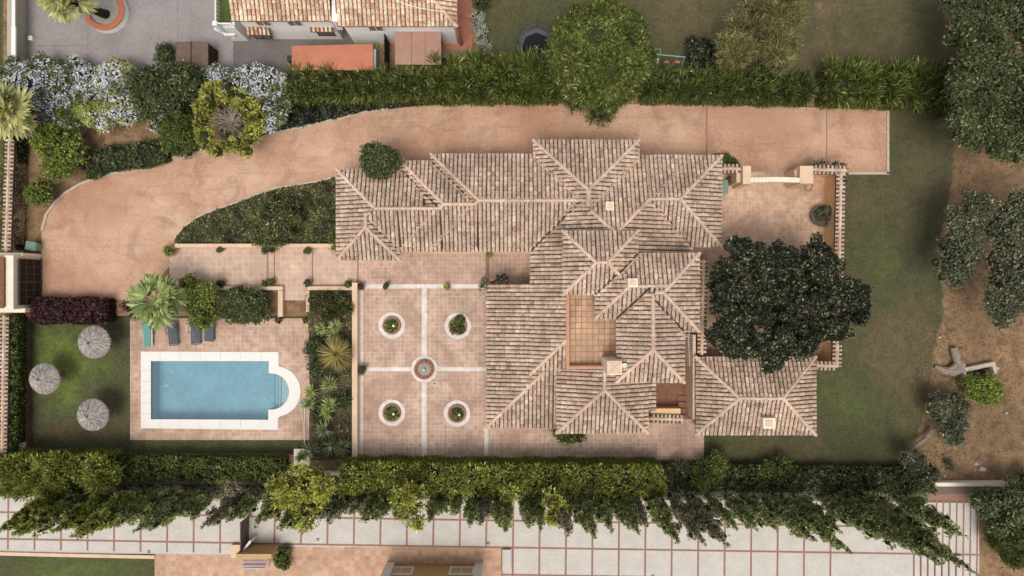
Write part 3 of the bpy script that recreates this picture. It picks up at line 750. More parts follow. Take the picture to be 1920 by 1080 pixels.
# pool basin
zb = ZL - 1.2
m = MB(); P = [W(p[0], p[1], ZL + .07) for p in INNER]; n = len(P)
m.add([(p[0], p[1], ZL + .07) for p in P] + [(p[0], p[1], zb) for p in P], [(i, (i + 1) % n, n + (i + 1) % n, n + i) for i in range(n)])
m.m = 1; x0, y0 = W(275, 670, ZL); x1, y1 = W(550, 795, ZL)
m.add([(x0, y0, zb), (x1, y0, zb), (x1, y1, zb), (x0, y1, zb)], [(3, 2, 1, 0)])
pool = thing('swimming_pool', 'rectangular swimming pool with a rounded east end and white coping', 'swimming pool', W3(395, 732, ZL))
m.build('basin', [M['pool_side'], M['pool_tile']], pool)
m = MB(); m.add([(p[0], p[1], ZL - .06) for p in P], [tuple(range(n))[::-1]])
mm = MB(); tr = tessellate_polygon([[Vector((p[0], p[1], 0)) for p in P]])
mm.add([(p[0], p[1], ZL - .06) for p in P], [t if (P[t[1]][0] - P[t[0]][0]) * (P[t[2]][1] - P[t[0]][1]) - (P[t[2]][0] - P[t[0]][0]) * (P[t[1]][1] - P[t[0]][1]) > 0 else t[::-1] for t in tr])
mm.build('water', M['water'], pool)
for i, (xa, xb, zt) in enumerate(((509, 560, -.28), (517, 560, -.16), (526, 560, -.04))):
    m = MB(); zt_ = ZL - .3 - .22 * (2 - i); m.pbox(509 + i * 7.5, 697, 546, 771, zb, zt_, ZL); m.m = 1; m.pbox(509 + i * 7.5, 697, 511 + i * 7.5, 771, zt_, zt_ + .006, ZL); m.build('pool_step', [plain('pool_step_tile', C(196 + 6 * i, 212 + 2 * i, 214), .05), plain('step_nosing', C(110, 140, 156), .05)], pool)
m = MB(); c = W(313, 723, zb); m.lathe((c[0], c[1]), [(0, zb + .05), (.1, zb + .05), (.12, zb)], 12); m.build('drain', M['whitepaint'], pool)
# steps to the pool
st = thing('garden_steps', 'tiled steps leading down from the terrace to the pool deck', 'steps', W3(552, 575, ZL))
for i in range(4):
    m = MB(); m.pbox(531, 562 + i * 7.2, 574, 562 + (i + 1) * 7.2 + 1, ZL, -.0 - .14 * (i + 1), -.14 * (i + 1))
    m.m = 1; m.pbox(531, 562 + (i + 1) * 7.2 , 574, 562 + (i + 1) * 7.2 + 2.0, ZL, -.0 - .14 * (i + 1) + .004, -.14 * (i + 1)); m.build('step', [M['tile_pale'], M['brickline']], st)

# concrete drive of the southern neighbour
def rot(px, py, a=.0155): return (px, py + (px - 960) * a)
sheet('concrete_drive', [([rot(-60, 945), rot(466, 945), rot(466, 1047), rot(-60, 1053)], []), ([rot(466, 930), rot(1836, 930), rot(1836, 1140), rot(941, 1140), rot(941, 1026), rot(466, 1033)], [])], .010, M['concrete'])
m = MB()
def strip(m, a, b, w=.15, z=.012):
    A = np.array(W(*a)); B = np.array(W(*b)); d = (B - A) / np.linalg.norm(B - A); n = np.array((-d[1], d[0])) * w / 2
    m.prism([tuple(A - n), tuple(B - n), tuple(B + n), tuple(A + n)], .010, z)
for x in [515.5 + 49.6 * i for i in range(-1, 22)] :
    if x < 1700: strip(m, rot(x + .8, 930), rot(x - 1, 1026 if x < 935 else 1130), z=.0122)
for x in [16 + 49.7 * i for i in range(0, 9)]: strip(m, rot(x, 945), rot(x - 1, 1045), z=.0122)
strip(m, rot(466, 976), rot(1730, 976.5), z=.0139); strip(m, rot(466, 1026.5), rot(1836, 1026.5), z=.0139); strip(m, rot(941, 1077.5), rot(1836, 1078), z=.0139)
strip(m, rot(-30, 975), rot(450, 975), z=.0139); strip(m, rot(-30, 1025), rot(450, 1026), z=.0139)
strip(m, (941, 1026), (941, 1140), .12, .0151)
for x in (1756, 1768.5, 1781, 1794, 1807, 1820, 1833): strip(m, (x, 930), (x - 2, 1100), .13, .0155)
strip(m, (1740, 932), (1836, 932), .5, .0163)
m.build('brick_bands', M['brickline'])['kind'] = 'structure'
for x in range(7):
    m = MB(); xx = 1712 + x * 12.4; m.pbox(xx, 1040, xx + 12.2, 1100, 0, .05 + .05 * x, 0); m.m = 1; m.pbox(xx, 1040, xx + 2.4, 1100, 0, .056 + .05 * x, 0)
    if x == 0: sroot = thing('concrete_steps', 'flight of pale concrete steps with brick nosings at the end of the drive', 'steps', W3(1712, 1050))
    m.build('step', [M['concrete'], M['brickline']], sroot)
sheet('terracotta_terrace', [(rect(290, 1038, 466, 1140), []), (rect(466, 1024, 940, 1140), [])], .006, M['tile_neighbour'])
bandobj('cream_kerb', [(-40, 1036), (120, 1040), (291, 1043.5)], .26, 0, .14, M['cream'])
for i, (x, y) in enumerate(((279, 1034), (596, 1011), (916, 1018), (1224, 1079))):
    m = MB(); c = W(x, y); m.lathe(c, [(.0, .022), (.05, .022)], 12); m.m = 1; m.lathe(c, [(.05, .024), (.11, .03), (.12, .012)], 12)
    o = m.build('drain_cover', [M['metal'], M['metal_dark']], origin=(c[0], c[1], 0))
    tag(o, ['small round drain cover in the left part of the concrete drive', 'small round drain cover just right of the towel rack', 'small round drain cover at the edge of the terracotta terrace corner', 'small round drain cover at the bottom edge of the wide concrete drive'][i], 'drain cover', 'drain covers in the concrete drive')

# grey yard of the northern neighbour
sheet('grey_yard', [([(50, -60), (437, -60), (437, 140), (50, 140)], [])], .008, M['grey_conc'])
sheet('grey_yard', [([(437, -60), (741, -60), (741, 150), (437, 150)], [])], .010, M['grey_conc2'])
m = MB()
for a, b in (((52, 86), (165, 86)), ((165, -20), (165, 110)), ((333, -20), (333, 80))): strip(m, a, b, .03, .0105)
o = m.build('paving_line', M['grey_conc2']); o['kind'] = 'structure'
sheet('pink_terrace', [(rect(715, 48, 885, 92), []), (rect(828, -60, 885, 48), [])], .014, M['pink_terrace'])
sheet('flagstone_terrace', [(rect(715, 92, 884, 130), [])], .012, M['flag'])
bandobj('gravel_edge', [(884, 18), (902, 18), (905, 60), (912, 90), (930, 108)], .06, 0, .1, M['kerb'])
# ---------------------------------------------------------------- roofs
PIT = .305; CRS = .37
def clipline(poly, p, d):
    """interval of s where p + s d lies in the convex polygon"""
    lo, hi = -1e9, 1e9; n = len(poly)
    for i in range(n):
        a = poly[i]; b = poly[(i + 1) % n]; ex, ey = b[0] - a[0], b[1] - a[1]
        nx, ny = -ey, ex
        den = nx * d[0] + ny * d[1]; num = nx * (a[0] - p[0]) + ny * (a[1] - p[1])
        if abs(den) < 1e-9:
            if num > 1e-9: return None
        else:
            s = num / den
            if den > 0: lo = max(lo, s)
            else: hi = min(hi, s)
    return (lo, hi) if hi > lo + 1e-4 else None
ANG = [math.radians(a) for a in (0, 40, 90, 140, 180)]
def tile_plane(col, poly, down, ze, eave, pitch, over=.0, crs=CRS, r=.134):
    """poly: convex CCW world xy; down: unit vector downslope; eave: a point on the eave line"""
    n = len(poly); A = sum(poly[i][0] * poly[(i + 1) % n][1] - poly[(i + 1) % n][0] * poly[i][1] for i in range(n))
    if A < 0: poly = poly[::-1]
    up = (-down[0], -down[1]); u = (-up[1], up[0])
    h = lambda x, y: ze + pitch * ((x - eave[0]) * up[0] + (y - eave[1]) * up[1])
    ts = [p[0] * u[0] + p[1] * u[1] for p in poly]; t0 = math.floor(min(ts) / PIT) * PIT
    es = eave[0] * up[0] + eave[1] * up[1]
    V = col['v']; F = col['f']
    t = t0 + PIT / 2
    while t < max(ts):
        iv = []; lat = []
        jit = random.uniform(-.012, .012)
        for k, a in enumerate(ANG):
            tt = t + jit + r * math.cos(a); lat.append(tt)
            iv.append(clipline(poly, (u[0] * tt, u[1] * tt), up))
        mid = iv[2]
        if mid is not None:
            s = mid[0] - over if mid[0] < es + .05 else es + math.floor((mid[0] - es) / crs) * crs
            s += random.uniform(-.03, .03) if over else 0
            while s < mid[1]:
                rr0 = random.uniform(.95, 1.05); b = len(V); z0 = random.uniform(.02, .055)
                ok = True; row = []
                for e, (se, rs) in enumerate(((s, 1.0), (s + crs + .02, .86))):
                    for k, a in enumerate(ANG):
                        tt = t + jit + r * rs * rr0 * math.cos(a)
                        q = iv[k]
                        if q is None: q = (mid[0], mid[0]) if mid[0] > s else (mid[1], mid[1])
                        lo = q[0] - (over if q[0] < es + .05 else 0); sc = min(max(se, lo), q[1])
                        x = u[0] * tt + up[0] * sc; y = u[1] * tt + up[1] * sc
                        row.append((x, y, h(x, y) + .015 + (r * rs * rr0 * math.sin(a)) * .8 + (z0 + .012 if e == 0 else 0)))
                V += row
                for k in range(4): F.append((b + k, b + k + 1, b + 6 + k, b + 5 + k))
                F.append((b + 4, b + 3, b + 2, b + 1)); F.append((b + 4, b + 1, b, b + 4)) if False else None
                s += crs
        t += PIT
    # channel bed
    b = len(col['bv']); n = len(poly)
    col['bv'] += [(x, y, h(x, y)) for x, y in poly] + [(x, y, h(x, y) - .09) for x, y in poly]
    col['bf'].append(tuple(range(b, b + n))); col['bf'].append(tuple(range(b + n, b + 2 * n))[::-1])
    for i in range(n): col['bf'].append((b + i, b + n + i, b + n + (i + 1) % n, b + (i + 1) % n))
def newcol(): return {'v': [], 'f': [], 'bv': [], 'bf': []}
def build_roof(col, name, parent, tm='roof', cm='channel', label=None):
    m = MB(); m.add(col['v'], col['f']); m.m = 1; m.add(col['bv'], col['bf'])
    o = m.build(name, [M[tm], M[cm]], parent)
    if label: o['label'] = label
    return o
def caps(lines, parent, r=.112, mat='cap', step=.4, name='ridge_caps'):
    m = MB()
    for p, q in lines:
        p = np.array(p, float); q = np.array(q, float)
        if p[2] > q[2]: p, q = q, p
        L = np.linalg.norm(q - p); d = (q - p) / L; sd = np.cross(d, (0, 0, 1.)); sd /= np.linalg.norm(sd); un = np.cross(sd, d)
        m.m = 1; m.add([p + sd * (r + .05) + un * .03, p - sd * (r + .05) + un * .03, p - sd * .06 + un * .10, p + sd * .06 + un * .10] + [q + sd * (r + .05) + un * .03, q - sd * (r + .05) + un * .03, q - sd * .06 + un * .10, q + sd * .06 + un * .10],
                       [(0, 1, 2, 3), (7, 6, 5, 4), (0, 4, 5, 1), (1, 5, 6, 2), (2, 6, 7, 3), (3, 7, 4, 0)])
        m.m = 0; n = max(1, int(round(L / step))); st = L / n
        for i in range(n):
            off = sd * random.uniform(-.015, .015) + un * random.uniform(0, .015)
            a = p + d * (i * st - .03) + off; b = p + d * (i + 1) * st + off; vs = []
            for e, rr, lift in ((a, r, .07), (b, r * .84, .045)):
                for k in range(7):
                    t = math.pi * k / 6; vs.append(e + sd * rr * math.cos(t) + un * (rr * math.sin(t) * .9 + lift))
            m.add(vs, [(k, k + 1, k + 8, k + 7) for k in range(6)] + [(6, 5, 4, 3, 2, 1, 0)])
    return m.build(name, [M[mat], M['mortar']], parent)
def hip_roof(parent, x0, y0, x1, y1, ze, axis='x', hips=(True, True), pitch=.4, nocap=(), tm='roof', cm='channel', zr=None, label=None, cappts=None, only=None, name='roof', skip=''):
    """px rectangle of the eaves (y0 = north edge in px). axis = ridge direction. hips=(low end, high end): west/east or south/north"""
    zq = ze if zr is None else zr
    X0, Y1 = W(x0, y0, zq); X1, Y0 = W(x1, y1, zq)
    col = newcol(); L = []
    if axis == 'x':
        h = (Y1 - Y0) / 2; ym = (Y0 + Y1) / 2; a = h if hips[0] else 0; b = h if hips[1] else 0; zt = ze + h * pitch
        pa = (X0 + a, ym); pb = (X1 - b, ym)
        faces = {'s': ([(X0, Y0), (X1, Y0), pb, pa], (0, -1), (X0, Y0)), 'n': ([(X1, Y1), (X0, Y1), pa, pb], (0, 1), (X0, Y1))}
        if hips[0]: faces['w'] = ([(X0, Y1), (X0, Y0), pa], (-1, 0), (X0, Y0))
        if hips[1]: faces['e'] = ([(X1, Y0), (X1, Y1), pb], (1, 0), (X1, Y0))
        L = {'r': ((*pa, zt), (*pb, zt))}
        if hips[0]: L['sw'] = ((X0, Y0, ze), (*pa, zt)); L['nw'] = ((X0, Y1, ze), (*pa, zt))
        if hips[1]: L['se'] = ((X1, Y0, ze), (*pb, zt)); L['ne'] = ((X1, Y1, ze), (*pb, zt))
    else:
        h = (X1 - X0) / 2; xm = (X0 + X1) / 2; a = h if hips[0] else 0; b = h if hips[1] else 0; zt = ze + h * pitch
        pa = (xm, Y0 + a); pb = (xm, Y1 - b)
        faces = {'w': ([(X0, Y1), (X0, Y0), pa, pb], (-1, 0), (X0, Y0)), 'e': ([(X1, Y0), (X1, Y1), pb, pa], (1, 0), (X1, Y0))}
        if hips[0]: faces['s'] = ([(X0, Y0), (X1, Y0), pa], (0, -1), (X0, Y0))
        if hips[1]: faces['n'] = ([(X1, Y1), (X0, Y1), pb], (0, 1), (X0, Y1))
        L = {'r': ((*pa, zt), (*pb, zt))}
        if hips[0]: L['sw'] = ((X0, Y0, ze), (*pa, zt)); L['se'] = ((X1, Y0, ze), (*pa, zt))
        if hips[1]: L['nw'] = ((X0, Y1, ze), (*pb, zt)); L['ne'] = ((X1, Y1, ze), (*pb, zt))
    for k, (poly, dn, ev) in faces.items():
        if k in skip: continue
        tile_plane(col, poly, dn, ze, ev, pitch, over=.03)
    o = build_roof(col, name, parent, tm, cm, label)
    ll = [v for k, v in L.items() if k not in nocap and np.linalg.norm(np.array(v[0]) - np.array(v[1])) > .2]
    if ll: caps(ll, o)
    return o
villa = thing('villa', 'large terracotta roofed villa of many hipped roofs in the middle of the plot', 'house', W3(1050, 500))
hip_roof(villa, 631, 317, 800, 472, 3.00, 'x', (True, False), nocap=('sw', 'r'), skip='s')
hip_roof(villa, 631, 405, 750, 488, 3.03, 'y', (True, False))
hip_roof(villa, 750, 302, 880, 472, 3.01, 'x', (True, False), nocap=('sw', 'r'), skip='s')
hip_roof(villa, 808, 289, 1100, 472, 3.02, 'x', (True, False), nocap=('sw', 'r'), skip='s')
hip_roof(villa, 1000, 263, 1198, 392, 3.10, 'y', (False, True))
hip_roof(villa, 1212, 292, 1353, 463, 3.03, 'x', (False, True))
# F: big central roof, custom faces
ze = 3.0
def plane_px(col, pts, down, evp, ze, pitch=.4): tile_plane(col, [W(p[0], p[1], ze) for p in pts], down, ze, W(*evp, ze), pitch, over=.03)
col = newcol()
plane_px(col, [(994, 291), (1298, 291), (1146, 443)], (0, 1), (994, 291), ze)
plane_px(col, [(994, 291), (1146, 443), (1146, 500), (994, 500)], (-1, 0), (994, 500), ze)
plane_px(col, [(994, 500), (1062, 500), (1062, 634), (994, 702)], (-1, 0), (994, 500), ze)
plane_px(col, [(994, 702), (1062, 634), (1062, 702)], (0, -1), (994, 702), ze)
plane_px(col, [(1146, 443), (1298, 291), (1298, 482), (1146, 482)], (1, 0), (1298, 291), ze)
for pts in ([(631, 472), (754, 472), (754, 394.5), (708.5, 394.5)], [(754, 472), (830, 472), (830, 394.5), (754, 394.5)], [(830, 472), (896, 472), (896, 387), (830, 387)], [(896, 472), (1100, 472), (1100, 380.5), (896, 380.5)]):
    plane_px(col, pts, (0, -1), (631, 472), ze)
o = build_roof(col, 'roof', villa)
def rp(px, py, run): x, y = W(px, py, 3.0); return (x, y, 3.0 + run * (50 / 53) / 24 * .4)
caps([(rp(709, 394.5, 77.5), rp(828, 394.5, 77.5)), (rp(828, 394.5, 77.5), rp(835, 387, 85)), (rp(835, 387, 85), rp(893, 387, 85)), (rp(893, 387, 85), rp(899.5, 380.5, 91.5)), (rp(899.5, 380.5, 91.5), rp(1097, 380.5, 91.5))], o)
caps([(rp(1146, 443, 152), rp(1104, 401, 110)), (rp(1146, 443, 152), rp(1211, 378, 87)), (rp(994, 702, 0), rp(1062, 634, 68))], o)
def valley(lines, ze, pitch, k, par):
    m = MB()
    for (x0, y0, r0), (x1, y1, r1) in lines:
        a = W(x0, y0, ze); b = W(x1, y1, ze); m.beam((*a, ze + r0 * k / 24 * pitch + .075), (*b, ze + r1 * k / 24 * pitch + .075), .15, .12)
    return m.build('valley_gutter', M['gutter'], par)
M['gutter'] = plain('valley_lead', C(84, 62, 48), .25, 5)
valley([((1001, 290, 1), (1090, 379, 90)), ((1197, 293, 1), (1104, 386, 94)), ((995, 471, 1), (1084, 382, 90)), ((1297, 462, 1), (1214, 379, 84)), ((749, 471, 1), (693, 415, 57)), ((751, 318, 1), (825, 392, 75)), ((809, 303, 1), (891, 385, 83))], 3.0, .4, 50 / 53, villa)
valley([((1195, 476, 1), (1158, 513, 38)), ((1116, 552, 1), (1153, 515, 38)), ((1156, 597, 1), (1214, 539, 59)), ((1282, 621, 1), (1222, 561, 61))], 5.6, .42, 47.4 / 53, villa)
# G: low porch roof
col = newcol(); zg = 2.2; pg = .2
tile_plane(col, [W(912, 531, zg), W(1046, 531, zg), W(1046, 668, zg), W(912, 802, zg)], (-1, 0), zg, W(912, 531, zg), pg, over=.03)
tile_plane(col, [W(912, 802, zg), W(1046, 668, zg), W(1046, 802, zg)], (0, -1), zg, W(912, 802, zg), pg, over=.03)
o = build_roof(col, 'porch_roof', villa); g0 = W(912, 802, zg); g1 = W(1020, 694, zg)
caps([((*g0, zg), (*g1, zg + pg * (g1[0] - g0[0])))], o)
# H
hip_roof(villa, 1043, 690, 1215, 812, 3.05, 'y', (True, False))
col = newcol(); zh = 2.75
tile_plane(col, [W(1196, 712, zh), W(1229, 712, zh), W(1229, 770, zh), W(1196, 770, zh)], (1, 0), zh, W(1229, 712, zh), .3, over=.03); build_roof(col, 'porch_roof', villa)
# upper storey
hip_roof(villa, 1055, 433, 1196, 553, 5.60, 'x', (True, True), pitch=.42, name='upper_roof')
hip_roof(villa, 1115, 475, 1250, 598, 5.56, 'x', (True, False), pitch=.42, nocap=('nw',), name='upper_roof')
hip_roof(villa, 1228, 475, 1311, 622, 5.62, 'x', (False, True), pitch=.42, name='upper_roof') if False else None
X = W(1311, 475, 5.6)
col = newcol(); zu = 5.6
plane_px(col, [(1222, 475), (1311, 475), (1237.5, 548.5), (1222, 548.5)], (0, 1), (1222, 475), zu, .42)
plane_px(col, [(1311, 475), (1311, 622), (1237.5, 548.5)], (1, 0), (1311, 475), zu, .42)
plane_px(col, [(1222, 548.5), (1237.5, 548.5), (1311, 622), (1222, 622)], (0, -1), (1222, 622), zu, .42)
o = build_roof(col, 'upper_roof', villa)
def up(px, py, run): x, y = W(px, py, 5.6); return (x, y, 5.6 + run * (47.4 / 53) / 24 * .42)
caps([(up(1311, 475, 0), up(1237.5, 548.5, 73.5)), (up(1311, 622, 0), up(1237.5, 548.5, 73.5)), (up(1222, 548.5, 73.5), up(1237.5, 548.5, 73.5))], o)
hip_roof(villa, 1155, 552, 1283, 717, 5.58, 'y', (True, False), pitch=.42, name='upper_roof')
# walls (open-sided boxes under the roofs, 0.45 m inside the eaves)
m = MB()
def wb(m, x0, y0, x1, y1, z0, z1, inset=.45):
    a = W(x0, y0, z1); b = W(x1, y1, z1); m.box(a[0] + inset, b[0] - inset, b[1] + inset, a[1] - inset, z0, z1)
wb(m, 631, 317, 1020, 472, 0, 2.97); wb(m, 631, 440, 750, 488, 0, 2.9, .46); wb(m, 750, 303, 1000, 400, 0, 2.95, .44); wb(m, 808, 290, 1100, 400, 0, 2.93, .47)
wb(m, 1000, 263, 1198, 420, 0, 2.96, .43); wb(m, 1150, 292, 1353, 463, 0, 2.94, .48); wb(m, 994, 440, 1298, 600, 0, 2.92, .41); wb(m, 994, 560, 1075, 702, 0, 2.90, .42); wb(m, 1043, 690, 1215, 812, 0, 2.91, .49)
wb(m, 1100, 590, 1290, 640, 0, 3.0, .5); wb(m, 1120, 640, 1225, 735, 0, 3.01, .52)
wb(m, 1055, 433, 1196, 553, 2.5, 5.55, .4); wb(m, 1115, 475, 1311, 600, 2.5, 5.54, .42); wb(m, 1155, 552, 1283, 717, 2.5, 5.52, .44); wb(m, 1222, 475, 1311, 622, 0, 5.53, .46)
wo = m.build('wall', M['cream'], villa)
# windows and a door on the visible wall sides
def window(x, y, z, w, h, d, parent, mat='whitepaint', pane='glass'):
    """d: outward normal ('n','s','e','w')"""
    fr = MB(); gl = MB(); t = .05; fw = .07 if pane == 'glass' else .15
    def bx(mb, a0, a1, b0, b1, dp0, dp1):
        if d in 'ns':
            s = -1 if d == 's' else 1; mb.box(x + a0, x + a1, y + s * dp0, y + s * dp1, z + b0, z + b1)
        else:
            s = -1 if d == 'w' else 1; mb.box(x + s * dp0, x + s * dp1, y + a0, y + a1, z + b0, z + b1)
    bx(fr, -w / 2, w / 2, 0, fw, -.02, t); bx(fr, -w / 2, w / 2, h - fw, h, -.02, t); bx(fr, -w / 2, -w / 2 + fw, fw, h - fw, -.02, t); bx(fr, w / 2 - fw, w / 2, fw, h - fw, -.02, t); bx(fr, -.03, .03, fw, h - fw, -.02, t)
    bx(gl, -w / 2 + fw, w / 2 - fw, fw, h - fw, -.02, .02)
    f = fr.build('window', M[mat], parent); gl.build('pane', M[pane], f); return f
for px in (770, 830, 890, 960):
    x, y = W(px, 472, 2.97); window(x, y + .45, .9, 1.3, 1.2, 's', villa, 'wood')
for px in (860, 950, 1060, 1140, 1240, 1310):
    py = 263 if 1000 < px < 1198 else 290; x, y = W(px, py, 2.96); window(x, y - (.43 if py == 263 else .47), 1.0, 1.0, 1.1, 'n', villa, 'wood')
for py in (350, 420):
    x, y = W(631, py, 2.97); window(x + .45, y, .9, 1.2, 1.2, 'w', villa, 'wood')
for px in (1090, 1130, 1180):
    x, y = W(px, 812, 2.91); window(x, y + .49, .9, .9, 1.2, 's', villa, 'wood')
# porch columns
for py in (560, 620, 680, 740, 790):
    x, y = W(920, py, 2.1); m = MB(); m.tube([(x, y, .02), (x, y, 2.12)], [.16, .14], 10); m.box(x - .2, x + .2, y - .2, y + .2, .02, .14); m.build('porch_column', M['cream'], villa)
m = MB(); wb(m, 912, 800, 990, 802.5, 0, 2.1, 0); m.build('porch_wall', M['cream'], villa)
# roof terrace
m = MB(); m.pbox(1066, 553, 1160, 688, 2.9, 3.7, 3.7); m.build('roof_terrace', M['tile_roofterrace'], villa)
m = MB(); m.pbox(1062, 553, 1067.5, 692, 2.9, 4.5); m.pbox(1067.5, 686.5, 1134, 692, 2.9, 4.5); pw = m.build('parapet', M['cream'], villa)
m = MB(); m.pbox(1062.5, 553, 1067.0, 691.5, 4.503, 4.53); m.pbox(1067.0, 687, 1134, 691.5, 4.503, 4.53); m.build('coping', M['pinkcap'], pw)
m = MB(); m.pbox(1139, 677, 1166, 703, 3.0, 6.85); ch = m.build('chimney', M['cream_pale'], villa)
m = MB(); a = W(1141, 679, 6.9); b = W(1164, 701, 6.9)
m.box(a[0], b[0], b[1], a[1], 6.86, 6.9); m.beam((a[0], a[1], 6.93), (b[0], b[1], 6.93), .06, .05); m.beam((a[0], b[1], 6.935), (b[0], a[1], 6.935), .06, .05); m.build('chimney_cap', M['cream'], ch)
# satellite dish on the chimney
for nm, px, py, pw_, ph, z0, z1 in (('chimney', 1136, 378, 1151, 394, 3.8, 5.0), ('chimney', 1178, 522, 1196, 538, 6.0, 7.3)):
    m = MB(); m.pbox(px, py, pw_, ph, z0, z1); m.m = 1; m.pbox(px + 3, py + 3, pw_ - 3, ph - 3, z1, z1 + .06); m.build(nm, [M['cream_pale'], M['cream']], villa)
# garage
gar = thing('garage', 'small separate hipped roof building east of the villa', 'outbuilding', W3(1418, 742))
hip_roof(gar, 1304, 669, 1529, 815, 2.6, 'x', (True, True), pitch=.4)
m = MB(); wb(m, 1304, 669, 1529, 815, 0, 2.56, .4); m.build('wall', M['cream'], gar)
m = MB(); m.pbox(1431, 784, 1454, 804, 2.6, 3.9); m.m = 1; m.pbox(1436, 788, 1449, 800, 3.9, 3.96); m.build('chimney', [M['cream_pale'], M['cream']], gar)
# tile capped walls
def tiled_wall(label, p0, p1, h, w=.26, face='ochre', group=None, zr=None, capw=.34, z0=0):
    a = np.array(W(*p0, h)); b = np.array(W(*p1, h)); d = (b - a); L = np.linalg.norm(d); d /= L; n = np.array((-d[1], d[0]))
    r = thing('tiled_wall', label, 'wall', (a[0], a[1], 0), 0, group)
    m = MB(); m.prism([tuple(a - n * w / 2), tuple(b - n * w / 2), tuple(b + n * w / 2), tuple(a + n * w / 2)], z0, h - .02); m.build('wall', M[face], r)
    col = newcol(); v = math.copysign(1, 1)
    for sg in (1, -1):
        nn = n * sg; poly = [tuple(a), tuple(b), tuple(b + nn * capw), tuple(a + nn * capw)]
        tile_plane(col, poly, tuple(nn), h - .02, tuple(a + nn * capw), .35, crs=.5, r=.1)
    o = build_roof(col, 'tile_coping', r)
    zt = h + capw * .35 - .06
    caps([((a[0], a[1], zt), (b[0], b[1], zt + .001))], o, .1)
    return r
tiled_wall('tall ochre wall with roof tile coping on the east side of the patio', (1576, 318), (1568, 688), 2.15)
tiled_wall('short tiled wall joining the patio gate to its north east corner', (1524, 318), (1586, 320), 2.2)
tiled_wall('short tiled wall between the villa corner and the patio gate', (1354, 316), (1388, 317), 2.0)
tiled_wall('narrow tile capped wall beside the dark passage east of the villa', (1319, 488), (1315, 665), 2.4, face='ochre')
tiled_wall('short tiled wall closing the south end of the dark passage', (1218, 784), (1279, 786), 1.2)
wall('low ochre wall face at the south end of the dark passage', 1220, 766, 1276, 777, 1.1, 'ochre')
tiled_wall('short tiled wall between the garage roof and the patio wall', (1530, 685), (1570, 686), 2.1)
tiled_wall('tile capped boundary wall north of the entrance gate', (20, 262), (13, 472), 1.6, face='cream')
tiled_wall('tile capped boundary wall beside the pool lawn hedge', (10, 592), (6, 850), 1.6, face='cream')
wall('thin cream wall along the east side of the dark passage', 1299, 628, 1304.5, 786, 2.3, 'cream')
ps = thing('passage_steps', 'dark tiled steps rising at the end of the narrow passage', 'steps', W3(1285, 760))
for i in range(4):
    m = MB(); m.pbox(1271, 742 + i * 12, 1299, 786, .03, .16 * (i + 1)); m.build('step', M['tile_dark'], ps)
# patio gate
gt = thing('gate_arch', 'white beam on two cream pillars closing the north side of the patio', 'gateway', W3(1450, 338))
m = MB(); m.pbox(1393, 311, 1408, 345, 0, 2.6); m.pbox(1381, 318, 1393, 342, 0, 2.0); m.build('pillar', M['cream'], gt)
m = MB(); m.pbox(1500, 311, 1525, 344, 0, 2.6); m.pbox(1490, 318, 1500, 342, 0, 2.0); m.build('pillar', M['cream'], gt)
m = MB(); n = 14; a = W(1408, 333, 2.7); b = W(1500, 342, 2.7)
for i in range(n):
    x0 = a[0] + (b[0] - a[0]) * i / n; x1 = a[0] + (b[0] - a[0]) * (i + 1) / n; t = (i + .5) / n * 2 - 1
    m.box(x0, x1, b[1] + .03 * 0, a[1], 2.5 - .0 * t, 2.5 + .35 * (1 - t * t) + .1)
m.build('arch_beam', M['cream_pale'], gt)
m = MB(); x, y = W(1515, 346, 1.5)
m.tube([(x - .3, y, 1.6), (x - .22, y - .4, 1.5), (x, y - .5, 1.5), (x + .25, y - .4, 1.5), (x + .3, y, 1.6)], .03, 6); m.build('lamp_bracket', M['metal_dark'], gt)
# west entrance gate
GXS = 1
eg = thing('entrance_gate', 'dark wooden double driveway gate at the west edge', 'gate', W3(76, 528))
gx, gy0 = W(79, 487); _, gy1 = W(77, 571)
for k in range(2):
    y0 = gy0 + (gy1 - gy0) * k / 2; y1 = gy0 + (gy1 - gy0) * (k + 1) / 2; m = MB()
    m.box(gx - .05, gx, y0 - .02, y1 + .02, .08, 2.5)
    m.m = 1
    for z in (.15, .9, 1.7, 2.4): m.box(gx - .01, gx + .05, min(y0, y1) + .03, max(y0, y1) - .03, z, z + .12)
    for f in (.03, .35, .65, .97):
        yy = y0 + (y1 - y0) * f; m.box(gx - .012, gx + .06, yy - .05, yy + .05, .08, 2.5)
    m.build('gate_leaf', [M['wood_dark'], M['wood']], eg)
def bl(label, name, x0, y0, x1, y1, z0, z1, mat, cat, zr=None):
    m = MB(); m.pbox(x0, y0, x1, y1, z0, z1, zr); return tag(m.build(name, M[mat], origin=W3(x0, y0, z0)), label, cat)
m = MB(); m.pbox(-30, 474, 43, 480, 0, 2.0); tag(m.build('gate_pier', M['cream_pale'], origin=W3(20, 478)), 'pale cream wall on the north side of the wooden entrance gate', 'wall')
m = MB(); m.pbox(-30, 578, 47, 586, 0, 2.0); tag(m.build('gate_pier', M['cream_pale'], origin=W3(20, 582)), 'pale cream wall on the south side of the wooden entrance gate', 'wall')
m = MB(); m.pbox(8, 479, 25, 580, 0, 2.9); m.m = 1; m.pbox(-30, 483, 7, 576, 0, 3.1); tag(m.build('gate_porch', [M['cream_pale'], M['channel_new']], origin=W3(10, 528)), 'cream roofed porch wall behind the entrance gate at the left edge', 'porch')
